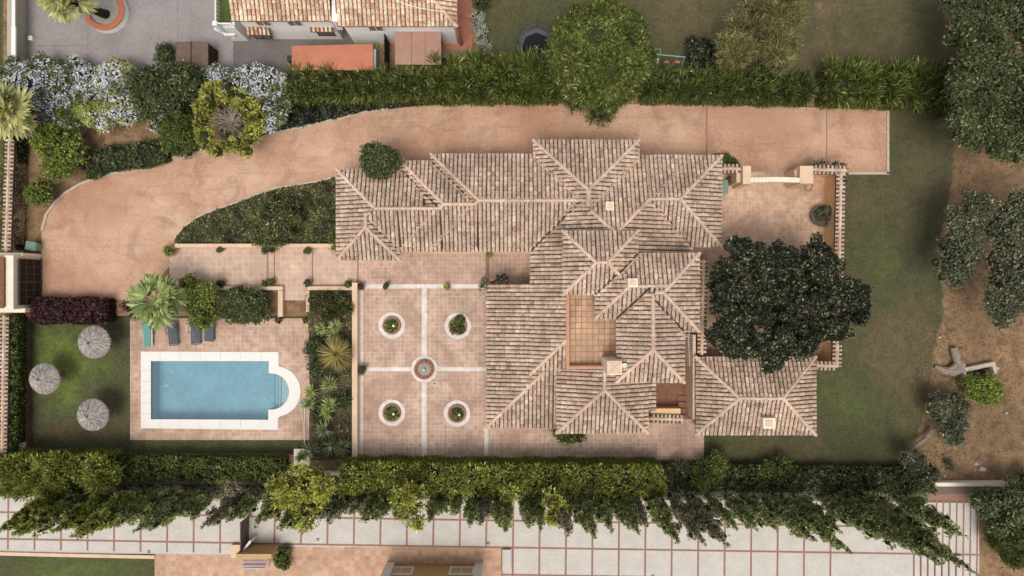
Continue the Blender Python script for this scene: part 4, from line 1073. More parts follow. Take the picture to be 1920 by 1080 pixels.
# ---------------------------------------------------------------- northern neighbour
nb = thing('neighbour_house', 'white house with pale tiled roofs cut off by the top edge', 'house', W3(640, 30))
hip_roof(nb, 435, -170, 622, 40, 4.3, 'x', (False, False), pitch=.36, tm='roof_new', cm='channel_new')
hip_roof(nb, 632, -150, 857, 50, 4.3, 'x', (False, True), pitch=.36, tm='roof_new', cm='channel_new')
m = MB(); wb(m, 435, -170, 622, 40, 0, 4.22, .26); wb(m, 632, -150, 857, 50, 0, 4.2, .3); m.pbox(410, -160, 440, 52, 0, 2.7, 2.7); m.build('wall', M['white'], nb)
m = MB(); m.pbox(622, -160, 633, 40, 3.0, 4.6); m.build('parapet', M['whitepaint'], nb)
m = MB(); m.pbox(407, -160, 434, 42, 2.72, 2.76, 2.76); m.build('balcony_floor', M['lawn_green'], nb)
m = MB()
x0, y0 = W(404, 44, 3.5); x1, _ = W(404, -160, 3.5); x2, y2 = W(434, 44, 3.5)
m.beam((x0, y0, 3.5), (x0, y0 + 9, 3.5), .09, .09); m.beam((x0, y0, 3.5), (x2, y0, 3.5), .09, .09)
for i in range(30): m.beam((x0, y0 + i * .3, 2.7), (x0, y0 + i * .3, 3.5), .035, .035)
for i in range(5): m.beam((x0 + i * .28, y0, 2.7), (x0 + i * .28, y0, 3.5), .035, .035)
m.box(x0 - .18, x0 + .14, y0 - .18, y0 + .14, 2.2, 3.62); m.build('balcony_rail', M['whitepaint'], nb)
m = MB(); m.beam((*W(402, 52, 1.5), 1.5), (*W(440, 70, .5), .5), .3, .12); m.pbox(420, 56, 440, 66, 1.2, 1.5); m.build('stair_side', M['white'], nb)
for i, (xa, xb, yy) in enumerate(((460, 506, 58), (582, 626, 52))):
    col = newcol(); zz = 2.3
    tile_plane(col, [W(xa, yy + 8, zz), W(xb, yy + 8, zz), W(xb, yy - 4, zz), W(xa, yy - 4, zz)], (0, -1), zz, W(xa, yy + 8, zz), .5, over=.02, r=.09)
    a = build_roof(col, 'window_awning', nb, 'roof_new', 'channel_new'); 
    m = MB()
    for xx in (xa + 14, xb - 4): p = W(xx, yy + 6, zz); q = W(xx, yy + 2, 1.6); m.beam((p[0], p[1], zz - .1), (p[0], p[1] + .35, 1.5), .07, .07)
    m.build('bracket', M['wood_dark'], a)
    x, y = W((xa + xb) / 2, yy, 2.3); window(x, y - .02, .8, 1.3, 1.3, 's', nb, 'wood')
for px in (485, 545, 700):
    x, y = W(px, 40, 4.22); window(x, y + (.26 if px < 630 else -.12), 2.7, 1.1, 1.1, 's', nb)
m = MB(); c = W(857, 46, 4.0); m.lathe(c, [(.15, .02), (.15, 3.6), (.2, 4.0), (.12, 4.0), (.1, 3.6)], 14); m.build('flue', M['terracotta'], nb)
m = MB(); pts = [W3(742, 0, 5.6), W3(760, 8, 5.4), W3(790, 16, 5.2), (*W(815, 20, 5.0), 5.0), (*W(836, 22, 4.9), 4.9)]; m.tube(pts, .03, 5); m.build('cable', M['whitepaint'], nb)
# pergola
pg_ = thing('pergola', 'dusty pink flat sheet roofed pergola against the white house', 'pergola', W3(785, 90))
m = MB(); 
for i, (a, b) in enumerate(((741, 771), (771.6, 797), (797.6, 827))): m.pbox(a, 50, b, 121, 2.45 , 2.5 + .004 * i)
m.build('roof_sheet', M['pergola'], pg_)
for x in (745, 823):
    for y in (60, 118): m = MB(); p = W(x, y, 2.4); m.box(p[0] - .06, p[0] + .06, p[1] - .06, p[1] + .06, 0, 2.45); m.build('post', M['wood_mid'], pg_)
m = MB(); m.pbox(782, 46, 798, 52, 2.5, 2.9); tag(m.build('wall_lamp', M['whitepaint'], origin=W3(790, 50)), 'white box fitting above the pink pergola roof', 'fitting')
# orange roofed shed
sh = thing('long_shed', 'long flat orange roofed shed beside the clipped hedge', 'shed', W3(625, 110))
m = MB(); m.pbox(550, 87, 697, 129, 0, 2.18); m.build('wall', M['white'], sh)
m = MB(); m.add([(*W(547, 86, 2.35), 2.35), (*W(699, 82, 2.35), 2.35), (*W(699, 142, 2.3), 2.3), (*W(547, 142, 2.3), 2.3)], [(3, 2, 1, 0)]); 
a = [W(547, 86, 2.35), W(699, 82, 2.35), W(699, 131, 2.35), W(547, 131, 2.35)]; m = MB(); m.prism(a, 2.2, 2.34); m.build('roof', M['orange_roof'], sh)
m = MB(); m.pbox(700, 92, 704.5, 140, 0, 1.6); m.build('side_wall', M['white'], sh)
m = MB(); m.pbox(538, 104, 547, 114, 0, 1.0); tag(m.build('vent_box', M['metal_dark'], origin=W3(542, 108)), 'small black box at the west end of the orange roofed shed', 'box')
# dark gate panel
gg = thing('side_gate', 'tall dark wooden gate panel between the shed and the pergola', 'gate', W3(730, 90))
m = MB(); x, ya = W(730, 52, 0); _, yb = W(730, 138, 0)
for i in range(9): y = ya + (yb - ya) * i / 8; m.box(x - .05, x + .05, y - .05, y + .05, 0, 2.0)
for z in (.2, 1.0, 1.9): m.box(x - .03, x + .03, ya, yb, z, z + .1)
m.box(x - .015, x + .015, ya - .02, yb + .02, .05, 1.95); m.build('gate_panel', M['wood_dark'], gg)
m = MB(); 
for k in range(5):
    c = W(711, 84 + k * 9); R = .26 + .03 * (k % 2)
    m.tube([(c[0] + R * math.cos(t * .5) * .8, c[1] + R * 1.3 * math.sin(t * .5), .05 + .02 * k) for t in range(13)],   .035, 5)
m.tube([W3(717, 78, .05), W3(706, 100, .06), W3(708, 125, .05)], .03, 5)
tag(m.build('garden_hose', M['hose'], origin=W3(711, 100)), 'loosely coiled yellow garden hose beside the dark gate panel', 'hose')
# brown shed
bs = thing('garden_shed', 'small dark brown shed beside the white and blue flowering shrubs', 'shed', W3(360, 100))
m = MB(); a = W(329, 78, 1.9); b = W(389, 128, 1.9); m.box(a[0] + .03, b[0] - .03, b[1] + .05, a[1] - .05, 0, 1.8); 
m.m = 1
for i in range(9): y = a[1] + (b[1] - a[1]) * (i + .5) / 9; m.box(b[0] - .04, b[0] + .0, y - .03, y + .03, .02, 1.8)
for z in (.1, .9, 1.65): m.box(b[0] - .04, b[0] + .02, b[1] + .06, a[1] - .06, z, z + .09)
m.build('wall', [M['wood_dark'], M['wood']], bs)
m = MB(); xm = (a[0] + b[0]) / 2; m.add([(a[0], a[1], 1.8), (a[0], b[1], 1.8), (xm, b[1], 1.95), (xm, a[1], 1.95), (b[0], b[1], 1.8), (b[0], a[1], 1.8)], [(0, 1, 2, 3), (3, 2, 4, 5)]); m.build('roof', M['wood_mid'], bs)
m = MB(); m.beam((xm, a[1], 1.96), (xm, b[1], 1.96), .1, .03); m.build('ridge_board', M['wood'], bs)
# yard wall
yw = thing('yard_wall', 'grey green yard wall with white coping at the top left corner', 'wall', W3(50, 60))
m = MB(); m.pbox(28, -60, 30, 135, 0, 1.5); x1 = W(50, 0, 0)[0]; x0 = W(28, 0, 1.5)[0]; a = W(0, -60, 0)[1]; b = W(0, 135, 0)[1]
m = MB(); m.add([(x1, a, 0), (x1, b, 0), (x0, b, 1.5), (x0, a, 1.5), (x0 - .6, a, 1.5), (x0 - .6, b, 1.5), (x0 - .6, a, 0), (x0 - .6, b, 0)], [(0, 3, 2, 1), (3, 4, 5, 2), (4, 6, 7, 5), (1, 2, 5, 7), (0, 6, 4, 3)]); m.build('wall', plain('wall_beige', C(178, 172, 154), .06), yw)
m = MB(); m.pbox(22, -60, 28, 50, 1.5, 1.62); m.pbox(21, 49, 29, 140, 1.5, 1.66); m.build('coping', M['whitepaint'], yw)
m = MB(); m.pbox(52, 67, 60, 75, 0, .3); tag(m.build('box', M['white'], origin=W3(55, 70)), 'small white box at the foot of the yard wall', 'box')
# round planter with palm
pl = thing('round_planter', 'raised round planter with orange brick rim and white gravel', 'planter', W3(203, 24))
c = W(203, 24); m = MB(); m.lathe(c, [(1.62, 0), (1.55, .6)], 40); m.build('planter_wall', M['white'], pl)
m = MB()
for k in range(44):
    t0 = 2 * math.pi * k / 44; t1 = t0 + 2 * math.pi / 44 * .94
    m.prism([(c[0] + r * math.cos(t), c[1] + r * math.sin(t)) for r, t in ((1.17, t0), (1.6, t0), (1.6, t1), (1.17, t1))], .55, .66)
m.build('brick_rim', M['brick_orange'], pl)
m = MB(); m.disc(c, 1.2, .5, 30); m.build('gravel', M['gravel'], pl)
fan_palm('fan palm leaning over the round brick rimmed planter', 118, -2, 4.6, 2.1, 24, 'lf_palm_dry', 'wood_dark', base=W(207, 30), trr=.3)
fan_palm('fan palm with drooping fronds cut off by the left edge', 16, 208, 4.2, 2.3, 26, 'lf_palm_dry', 'bark', trr=.16)
fan_palm('pale green fan palm standing beside the pool loungers', 293, 562, 3.2, 2.25, 24, 'lf_palm', 'bark')

# ---------------------------------------------------------------- southern neighbour
sb = thing('ochre_house', 'ochre house front with white pilasters at the bottom edge', 'house', W3(812, 1060))
a = W(728, 1057); b = W(898, 1057); m = MB(); m.box(a[0], b[0], a[1] - 12, a[1], 0, 3.2); m.build('wall', M['ochre_dull'], sb)
for px in (728, 893): m = MB(); p = W(px, 1056); m.box(p[0] - .1, p[0] + .55, p[1] - .3, p[1] + .12, 0, 3.3); m.build('pilaster', M['whitepaint'], sb)
for px, w in ((757, 1.9), (868, 1.9)): x, _ = W(px, 1057); window(x, a[1], .62, w, 1.4, 'n', sb, 'whitepaint', 'brick_pane')
m = MB(); m.box(a[0] + .1, b[0] - .1, a[1] - 11.9, a[1] - .1, 3.2, 3.3); m.build('roof', M['white'], sb)
lb = thing('terrace_wall', 'low ochre terrace building behind the towel rack', 'wall', W3(490, 1022))
m = MB(); a = W(462, 1020); b = W(526, 1022); m.box(a[0], b[0], a[1] - .35, a[1], 0, 2.0); m.build('wall', M['ochre_dull'], lb)
rl = thing('white_railing', 'short white railing beside the brown gate between the drives', 'railing', W3(450, 1030))
m = MB(); p = W3(448, 1043, 1.2); q = W3(470, 1014, 1.2)
for z in (1.2, .5): m.beam((p[0], p[1], z), (q[0], q[1], z), .16, .1)
for i in range(6): t = i / 5; m.beam((p[0] + (q[0] - p[0]) * t, p[1] + (q[1] - p[1]) * t, 0), (p[0] + (q[0] - p[0]) * t, p[1] + (q[1] - p[1]) * t, 1.2), .08, .08)
m.build('rail', M['whitepaint'], rl)
m = MB(); m.pbox(433, 1022, 452, 1046, 0, .35); tag(m.build('concrete_block', M['cream'], origin=W3(440, 1034)), 'cream block at the foot of the white railing', 'block')
rk = thing('towel_rack', 'rack hung with red white and blue striped towels', 'clothes rack', W3(478, 1056))
m = MB(); a = W(454, 1048, .95); b = W(503, 1048, .95); c0 = W(454, 1066, .95)
for i in range(5): y = a[1] + (c0[1] - a[1]) * i / 4; m.beam((a[0], y, .95), (b[0], y, .95), .03, .03)
for x in (a[0], b[0]):
    m.beam((x, a[1], .95), (x, c0[1], .95), .03, .03); m.beam((x, a[1], .95), (x, c0[1], 0), .03, .03); m.beam((x, c0[1], .95), (x, a[1], 0), .03, .03)
m.build('frame', M['metal'], rk)
m = MB()
for i in range(4):
    y = a[1] + (c0[1] - a[1]) * (i + .5) / 4; x0 = a[0] + .05 + .03 * i; x1 = b[0] - .1 - .05 * i
    m.add([(x0, y - .11, .90), (x1, y - .11, .88), (x1, y, 1.0), (x0, y, 1.0), (x1, y + .1, .9), (x0, y + .1, .92)], [(0, 1, 2, 3), (3, 2, 4, 5)])
m.build('towels', M['cloth'], rk)
dg = thing('drive_gate', 'grey brown slatted gate across the concrete drive', 'gate', W3(466, 990))
m = MB(); x, ya = W(466.5, 966); _, yb = W(466.5, 1022); n = 11
for i in range(n): y = ya + (yb - ya) * (i + .5) / n; m.box(x - .03, x + .03, y - .095, y + .095, .08, 1.65)
for z in (.2, 1.5): m.box(x - .05, x - .031, yb, ya, z, z + .1)
m.build('gate_panel', M['wood_mid'], dg)
m = MB(); m.pbox(942, 1031, 958, 1071, 0, .3); tag(m.build('concrete_slab', M['concrete'], origin=W3(950, 1050)), 'pale rectangular slab at the corner of the terracotta terrace', 'slab')

# boundary walls on the south side
bw = wall('low cream boundary wall below the red flowered hedge', 205, 886, 662, 892, .5, 'cream_pale')
sheet('gravel_strip', [([(205, 893), (1130, 893), (1130, 909), (205, 907)], []), ([(1090, 905), (1900, 912), (1900, 927), (1090, 920)], [])], .03, M['strip_brown'])
wall('pale boundary wall top at the lower right beyond the drive', 1735, 905, 1890, 912, .7, 'cream_pale')
wall('dull boundary wall behind the cypress row on the right', 1235, 900, 1735, 906, .5, 'strip_brown')

# ---------------------------------------------------------------- courtyard
def planter_ring(px, py, label, leafm, n, R, H_=.35):
    x, y = W(px, py); r = thing('round_flower_bed', label, 'flower bed', (x, y, 0), 0, 'round beds in the courtyard')
    m = MB(); n_ = 40
    for i in range(n_):
        t0 = 2 * math.pi * i / n_; t1 = 2 * math.pi * (i + 1) / n_
        m.prism([(x + q * math.cos(t), y + q * math.sin(t)) for q, t in ((.72, t0), (1.04, t0), (1.04, t1), (.72, t1))], .024, .075)
    m.build('marble_ring', M['white_stone'], r)
    m = MB(); m.lathe((x, y), [(.74, .02), (.7, .26), (.56, .26), (.54, .1)], 30); m.build('brick_rim', M['brickline'], r)
    m = MB(); m.disc((x, y), .58, .12, 24); m.build('soil', M['strip_brown'], r)
    L = blob_lumps((x + .05, y, .12), (R, R, .35), 12, .42, .7); V, F = leafage(L, n, .16, .1, up=.8); cv, cf = cores(L, .5)
    np_mesh('plants', [(cv, cf, 1), (V, F, 0)], [M[leafm], M['core']], r)
    if label.find('north east') < 0:
        m = MB(); g = (x + .22, y - .0); m.lathe(g, [(.02, .1), (.02, .55), (.09, .56), (.11, .64), (.06, .72), (0, .74)], 10); m.build('garden_light', M['whitepaint'], r)
    return r
planter_ring(735, 610, 'round bed with a white marble ring in the north west square of the courtyard', 'lf_feather', 420, .5)
planter_ring(858.5, 611, 'round bed with a bushy plant in the north east square of the courtyard', 'lf_mid', 900, .66)
planter_ring(735, 773.5, 'round bed with a white marble ring in the south west square of the courtyard', 'lf_feather', 420, .5)
planter_ring(857, 775, 'round bed with a white marble ring in the south east square of the courtyard', 'lf_mid', 420, .46)
x, y = W(796, 692); ft = thing('fountain', 'round fountain with a white ring and tiled rim at the centre of the courtyard cross', 'fountain', (x, y, 0))
m = MB(); n_ = 40
for i in range(n_):
    t0 = 2 * math.pi * i / n_; t1 = 2 * math.pi * (i + 1) / n_
    m.prism([(x + q * math.cos(t), y + q * math.sin(t)) for q, t in ((.74, t0), (1.04, t0), (1.04, t1), (.74, t1))], .02, .09)
m.build('marble_ring', M['white_stone'], ft)
m = MB()
for i in range(26):
    t0 = 2 * math.pi * i / 26; t1 = t0 + 2 * math.pi / 26 * .86; m.m = i % 2
    m.prism([(x + q * math.cos(t), y + q * math.sin(t)) for q, t in ((.52, t0), (.76, t0), (.76, t1), (.52, t1))], .05, .42)
m.build('tiled_rim', [M['terracotta'], M['tile_dark']], ft)
m = MB(); m.disc((x, y), .56, .3, 26); m.build('water', M['water_murky'], ft)
m = MB(); m.lathe((x, y), [(.09, .2), (.06, .5), (.11, .55), (.05, .6), (.0, .66)], 12); m.build('spout', M['white_stone'], ft)
x, y = W(815, 719); m = MB(); m.box(x - .16, x + .16, y - .16, y + .16, .024, .045); m.m = 1; m.lathe((x, y), [(0, .05), (.08, .05)], 10); tag(m.build('floor_cover', [M['metal'], M['metal_dark']], origin=(x, y, 0)), 'small square metal cover set in the courtyard floor by the fountain', 'drain cover')

# pots
def pot(px, py, label, mat='lf_mid', R=.2, flower=None, leaf=.12, z=0, pr=.17, n=260, kind='potted_plant', pm='terracotta'):
    x, y = W(px, py, z + .4); r = thing(kind, label, 'potted plant', (x, y, z), 0, 'pots set out along the terraces')
    m = MB(); m.lathe((x, y), [(0, z + .01), (pr * .7, z + .01), (pr, z + .3), (pr * 1.12, z + .3), (pr * 1.12, z + .36), (pr * .9, z + .36), (pr * .85, z + .3), (0, z + .3)], 16); m.build('pot', M[pm], r)
    L = blob_lumps((x, y, z + .5), (R, R, R * .8), 9, .5, .8); V, F = leafage(L, n, leaf, leaf * .6); cv, cf = cores(L, .75)
    np_mesh('plant', [(cv, cf, 1), (V, F, 0)], [M[mat], M['core']], r)
    if flower: V, F = leafage(L, 20, .1, .1, jit=(1.05, 1.2), zmin=0); np_mesh('flowers', [(V, F, 0)], [M[flower]], r)
for i, (px, py, lab, mt, R, fl) in enumerate([
    (320, 468, 'yellowish ball bush at the west end of the long cream wall', 'lf_goldgreen', .42, None),
    (413, 468, 'small potted plant below the long cream wall, second from the driveway', 'lf_oak', .2, None),
    (498, 469, 'potted plant left of the first paving line below the long cream wall', 'lf_oak', .24, None),
    (510, 468, 'potted plant right of the first paving line below the long cream wall', 'lf_oak', .22, None),
    (576, 470, 'green potted plant under the wall by the third paving line', 'lf_mid', .25, None),
    (414, 531, 'dark potted plant at the west end of the bush bed wall', 'lf_dark', .25, None),
    (498, 531, 'potted plant left of the first paving line, pool side of the terrace', 'lf_oak', .22, None),
    (510, 529, 'potted plant right of the first paving line, pool side of the terrace', 'lf_mid', .24, None),
    (578, 532, 'brownish potted plant at the top right of the pool steps', 'lf_olive', .26, None),
    (654, 532, 'green potted plant at the north end of the peach wall', 'lf_mid', .26, None),
    (677, 537, 'potted plant on the north west corner of the marble strips', 'lf_dark', .24, None),
    (723, 535, 'potted plant on the northern marble strip above the north west bed', 'lf_oak', .22, None),
    (839, 537, 'potted plant on the northern marble strip above the north east bed', 'lf_goldgreen', .22, None),
    (678, 694, 'potted plant at the west end of the middle marble strip', 'lf_olive', .33, None),
    (523, 600, 'potted plant at the bottom left of the pool steps', 'lf_olive', .28, None),
    (574, 600, 'potted plant at the bottom right of the pool steps', 'lf_oak', .26, None),
    (917, 477, 'small yellowish potted plant beside the villa wall by the wide paving line', 'lf_goldgreen', .2, None)]):
    pot(px, py, lab, mt, R, fl, z=ZL + .02 if py == 600 else 0.02)
pot(535, 1045, 'large dark green potted shrub right of the towel rack', 'lf_mid', .66, z=0, pr=.3, n=900, leaf=.2)
x, y = W(1541, 405, .5); r = thing('large_potted_plant', 'large round stone pot with a leafy plant against the ochre patio wall', 'potted plant', (x, y, 0))
m = MB(); m.lathe((x, y), [(.5, .02), (.78, .5), (.86, .52), (.86, .6), (.7, .6), (.66, .48), (0, .48)], 28); m.build('pot', plain('stone_pot', C(108, 98, 84), .2, 5), r)
L = blob_lumps((x + .1, y + .08, .75), (.62, .6, .4), 14, .38); V, F = leafage(L, 700, .24, .11); cv, cf = cores(L, .7); np_mesh('plant', [(cv, cf, 1), (V, F, 0)], [M['lf_olive'], M['core']], r)

# ---------------------------------------------------------------- pool area
def umbrella(px, py, R, label):
    h = 2.3; x, y = W(px, py, h + ZL); r = thing('straw_parasol', label, 'parasol', (x, y, ZL), 0, 'straw parasols on the pool lawn')
    n = 1500; a = RNG.uniform(0, 6.283, n); f = RNG.uniform(0, 1, n) ** .7; rr = f * R * .86
    zt = ZL + h + .55 - .75 * f ** 1.1
    P = np.stack([x + rr * np.cos(a), y + rr * np.sin(a), zt + RNG.uniform(-.02, .03, n)], 1)
    D = np.stack([np.cos(a), np.sin(a), np.full(n, -.55)], 1) + RNG.normal(size=(n, 3)) * .06
    V, F = kites(P, D, np.repeat(np.array([[0, 0, 1.]]), n, 0) + RNG.normal(size=(n, 3)) * .25, np.minimum(RNG.uniform(.3, .6, n), (R * 1.04 - rr)), .035, .02)
    m = 28; ring = np.array([(x + R * .97 * math.cos(2 * math.pi * k / m), y + R * .97 * math.sin(2 * math.pi * k / m), ZL + h - .16 - .06) for k in range(m)] + [(x, y, ZL + h + .5)])
    cf = np.array([(k, (k + 1) % m, m) for k in range(m)])
    np_mesh('thatch', [(ring, cf, 1), (V, F, 0)], [M['thatch'], plain('straw_base', C(150, 140, 132), .15, 6)], r)
    m = MB(); m.tube([(x, y, ZL), (x, y, ZL + h + .6)], .045, 8); m.lathe((x, y), [(.28, ZL + .0), (.28, ZL + .08), (.05, ZL + .1)], 16); m.build('pole', M['bark'], r)
    m = MB(); m.lathe((x, y), [(.1, ZL + h + .5), (.05, ZL + h + .62), (0, ZL + h + .64)], 10); m.build('finial', M['bark'], r)
umbrella(173, 642, 1.27, 'straw parasol nearest the burgundy hedge, top of the three')
umbrella(79.5, 711, 1.2, 'straw parasol beside the left boundary hedge')
umbrella(170.5, 779, 1.24, 'straw parasol nearest the bottom of the pool lawn')
def lounger(px, py, label, cush=None, slats=True, rz=0, seat='lounger'):
    x, y = W(px, py, ZL + .3); z0 = ZL + .02; r = thing('sun_lounger', label, 'sun lounger', (x, y, z0), rz, 'loungers lined up by the pool')
    c, s = math.cos(rz), math.sin(rz)
    m = MB(); w = .33
    for sx in (-1, 1): m.beam((sx * w, -1.0, .3), (sx * w, .9, .3), .07, .08)
    for yy in (-.98, .0, .88): m.beam((-w, yy, .3), (w, yy, .3), .07, .06)
    m.build('frame', M[seat], r, local=True)
    for sx in (-1, 1):
        for yy in (-.8, .6): m = MB(); m.beam((sx * w, yy, 0), (sx * w, yy, .28), .07, .09); m.build('leg', M[seat], r, local=True)
    for sx in (-1, 1): m = MB(); m.tube([(sx * .4, -.1, .34), (sx * .43, .0, .5), (sx * .43, .35, .52), (sx * .38, .5, .36)], .03, 6); m.build('armrest', M[seat], r, local=True)
    m = MB()
    if slats:
        for i in range(9): yy = -.9 + i * .125; m.box(-w + .03, w - .03, yy, yy + .09, .34, .365)
    else: m.box(-w + .02, w - .02, -.95, .2, .34, .37)
    m.build('seat', M[seat], r, local=True)
    m = MB()
    for i in range(6): a = i * .12; m.beam((-w + .03, .22 + a * .8, .36 + a * .6), (w - .03, .22 + a * .8, .36 + a * .6), .09, .03)
    m.build('backrest', M[seat], r, local=True)
    if cush:
        m = MB(); m.box(-.29, .29, -1.0, .25, .37, .44); m.add([(-.29, .25, .37), (.29, .25, .37), (.29, .25, .44), (-.29, .25, .44), (-.29, .9, .82), (.29, .9, .82), (.29, .86, .9), (-.29, .86, .9)], [(3, 2, 6, 7), (0, 4, 5, 1), (0, 3, 7, 4), (1, 5, 6, 2), (4, 7, 6, 5)]); m.build('cushion', M[cush], r, local=True)
lounger(277.5, 626, 'white lounger with a teal cushion, leftmost of the four by the pool', 'teal', rz=0, seat='whitepaint')
lounger(324.5, 624, 'slate blue slatted lounger half under the fan palm', rz=math.radians(4))
lounger(367, 622, 'slate blue slatted lounger under the bright green bush', rz=math.radians(2))
lounger(393, 616, 'slate blue solid lounger, rightmost of the four', slats=False, rz=math.radians(-2))
pn = thing('pool_net', 'pool cleaning poles with a blue net head leaning by the yucca bed', 'pool net', W3(567, 790, ZL))
m = MB(); m.tube([W3(565, 757, ZL + .12), W3(569, 795, ZL + .08), W3(571, 830, ZL + .06)], .025, 6); m.tube([W3(572, 757, ZL + .12), W3(571, 795, ZL + .1), W3(571, 832, ZL + .08)], .025, 6); m.build('pole', M['whitepaint'], pn)
m = MB(); m.pbox(565, 750, 577, 756, ZL + .1, ZL + .2); m.tube([W3(562, 756, ZL + .15), W3(575, 757, ZL + .15)], .03, 6); m.build('net_head', M['blue_plastic'], pn)
# green bins
def bin_(px, py, label, w=.55, l=.7, h=.9, rz=0):
    x, y = W(px, py, h); r = thing('wheelie_bin', label, 'bin', (x, y, 0), rz, 'pale green bins')
    m = MB(); m.add([(-w * .4, -l * .4, .05), (w * .4, -l * .4, .05), (w * .4, l * .4, .05), (-w * .4, l * .4, .05), (-w / 2, -l / 2, h - .08), (w / 2, -l / 2, h - .08), (w / 2, l / 2, h - .08), (-w / 2, l / 2, h - .08)], [(3, 2, 1, 0), (4, 5, 6, 7), (0, 1, 5, 4), (1, 2, 6, 5), (2, 3, 7, 6), (3, 0, 4, 7)]); m.build('body', M['greenbin'], r, local=True)
    m = MB(); m.box(-w / 2 - .03, w / 2 + .03, -l / 2 - .03, l / 2 + .03, h - .075, h - .02); m.box(-w / 2 + .05, w / 2 - .05, -l / 2 + .05, l / 2 - .05, h - .02, h + .01); m.build('lid', M['greenbin'], r, local=True)
    for sx in (-1, 1): m = MB(); m.tube([(sx * w * .38, l * .42, .1), (sx * w * .48, l * .42, .1)], .1, 10); m.build('wheel', M['metal_dark'], r, local=True)
bin_(57, 461, 'pale green bin north of the wooden entrance gate', .6, .75, .9, math.radians(80))
bin_(1358, 350, 'pale green bin against the east wall of the villa', .55, 1.0, .9, 0)
x, y = W(1371, 336, .6); m = MB(); m.lathe((x, y), [(.22, .02), (.26, .6), (.28, .62), (.2, .68), (0, .7)], 16); tag(m.build('dustbin', M['metal_dark'], origin=(x, y, 0)), 'dark round dustbin behind the short wall by the villa corner', 'bin')

# antenna and dish
an = thing('tv_antenna', 'long toothed television antenna over the dark passage', 'antenna', W3(1292, 640, 5.6))
m = MB(); zt = 6.6; a = W(1291, 628, zt); b = W(1293, 685, zt)
m.beam((a[0], a[1], zt), (b[0], b[1], zt), .03, .03)
for i in range(13): t = i / 12; x = a[0] + (b[0] - a[0]) * t; y = a[1] + (b[1] - a[1]) * t; w = .26 - .1 * t; m.beam((x - w, y, zt), (x + w, y, zt), .015, .015)
m.build('boom', M['metal'], an)
m = MB(); m.beam((a[0], a[1] - .1, 5.0), (a[0], a[1] - .1, zt + .2), .05, .05); m.build('mast', M['metal'], an)
m = MB(); p = W(1285, 626, 6.6); m.tube([(p[0] + .28 * math.cos(t * .52), p[1] + .2 * math.sin(t * .52), 6.6) for t in range(13)], .018, 5); m.beam((p[0] - .35, p[1] + .1, 6.6), (p[0] + .5, p[1] + .16, 6.6), .025, .025); m.build('loop', M['metal'], an)
ds = thing('satellite_dish', 'small white dish on the side of the tall villa chimney', 'dish', W3(1170, 685, 6.3))
m = MB(); p = W(1171, 686, 6.4); m.lathe(p, [(0, 6.3), (.1, 6.33), (.18, 6.4), (.19, 6.41)], 18); m.build('dish', M['whitepaint'], ds)
m = MB(); m.beam((p[0] - .35, p[1], 6.2), (p[0], p[1], 6.3), .05, .05); m.beam((p[0], p[1], 6.32), (p[0] + .3, p[1] - .1, 6.6), .02, .02); m.build('arm', M['metal'], ds)

# ---------------------------------------------------------------- north lawn things
x, y = W(1006, 88, .9); tp = thing('trampoline', 'round black trampoline with a net enclosure half hidden by the round tree', 'trampoline', (x, y, 0))
m = MB(); m.disc((x, y), 1.15, .8, 8); m.m = 1
for i in range(8):
    t0, t1 = 2 * math.pi * i / 8, 2 * math.pi * (i + 1) / 8; m.prism([(x + q * math.cos(t), y + q * math.sin(t)) for q, t in ((1.14, t0), (1.5, t0), (1.5, t1), (1.14, t1))], .76, .82)
m.build('mat', [M['trampoline'], M['netting']], tp)
m = MB(); m.beam((x - .15, y - .15, .81), (x + .15, y + .15, .81), .03, .01); m.beam((x - .15, y + .15, .815), (x + .15, y - .15, .815), .03, .01); m.build('cross_mark', M['metal'], tp)
m = MB()
for i in range(8): t = 2 * math.pi * i / 8; m.tube([(x + 1.5 * math.cos(t), y + 1.5 * math.sin(t), 0), (x + 1.5 * math.cos(t), y + 1.5 * math.sin(t), 2.2)], .03, 6)
m.tube([(x + 1.5 * math.cos(2 * math.pi * i / 8), y + 1.5 * math.sin(2 * math.pi * i / 8), 2.2) for i in range(9)], .025, 5); m.build('poles', M['metal_dark'], tp)
m = MB()
for i in range(8):
    t0, t1 = 2 * math.pi * i / 8, 2 * math.pi * (i + 1) / 8
    for z in np.arange(.9, 2.2, .16): m.beam((x + 1.48 * math.cos(t0), y + 1.48 * math.sin(t0), z), (x + 1.48 * math.cos(t1), y + 1.48 * math.sin(t1), z), .012, .012)
m.build('net', M['netting'], tp)
sw = thing('swing_set', 'mint green swing frame with coral seats beside the round tree', 'swing set', W3(1255, 108))
m = MB(); z = 1.9; a = W(1222, 101, z); b = W(1284, 107, z); m.tube([(*a, z), (*b, z)], .035, 6)
for p in (a, b):
    for s in (-1, 1): m.tube([(p[0], p[1], z), (p[0], p[1] + s * .7, 0)], .03, 6)
q = W(1233, 97, z); m.tube([(q[0] - .2, q[1] - .15, z), (q[0] - .2, q[1] + .2, z), (q[0] + .22, q[1] + .2, z), (q[0] + .22, q[1] - .15, z)], .022, 5); m.build('frame', M['mint'], sw)
for px in (1250, 1270):
    m = MB(); p = W(px, 116, .5); m.box(p[0] - .21, p[0] + .21, p[1] - .09, p[1] + .09, .45, .5); s_ = m.build('seat', M['red'], sw)
    m = MB(); yb_ = a[1] + (b[1] - a[1]) * .5
    for s in (-.19, .19): m.tube([(p[0] + s, p[1], .5), (p[0] + s, yb_, 1.9)], .012, 4)
    m.build('rope', M['mint'], s_)
m = MB(); p = W(1230, 112, .5); m.box(p[0] - .23, p[0] + .23, p[1] - .05, p[1] + .15, .4, .45); m.box(p[0] - .23, p[0] + .23, p[1] - .27, p[1] - .13, .4, .45); m.build('glider_seat', M['fl_white'], sw)
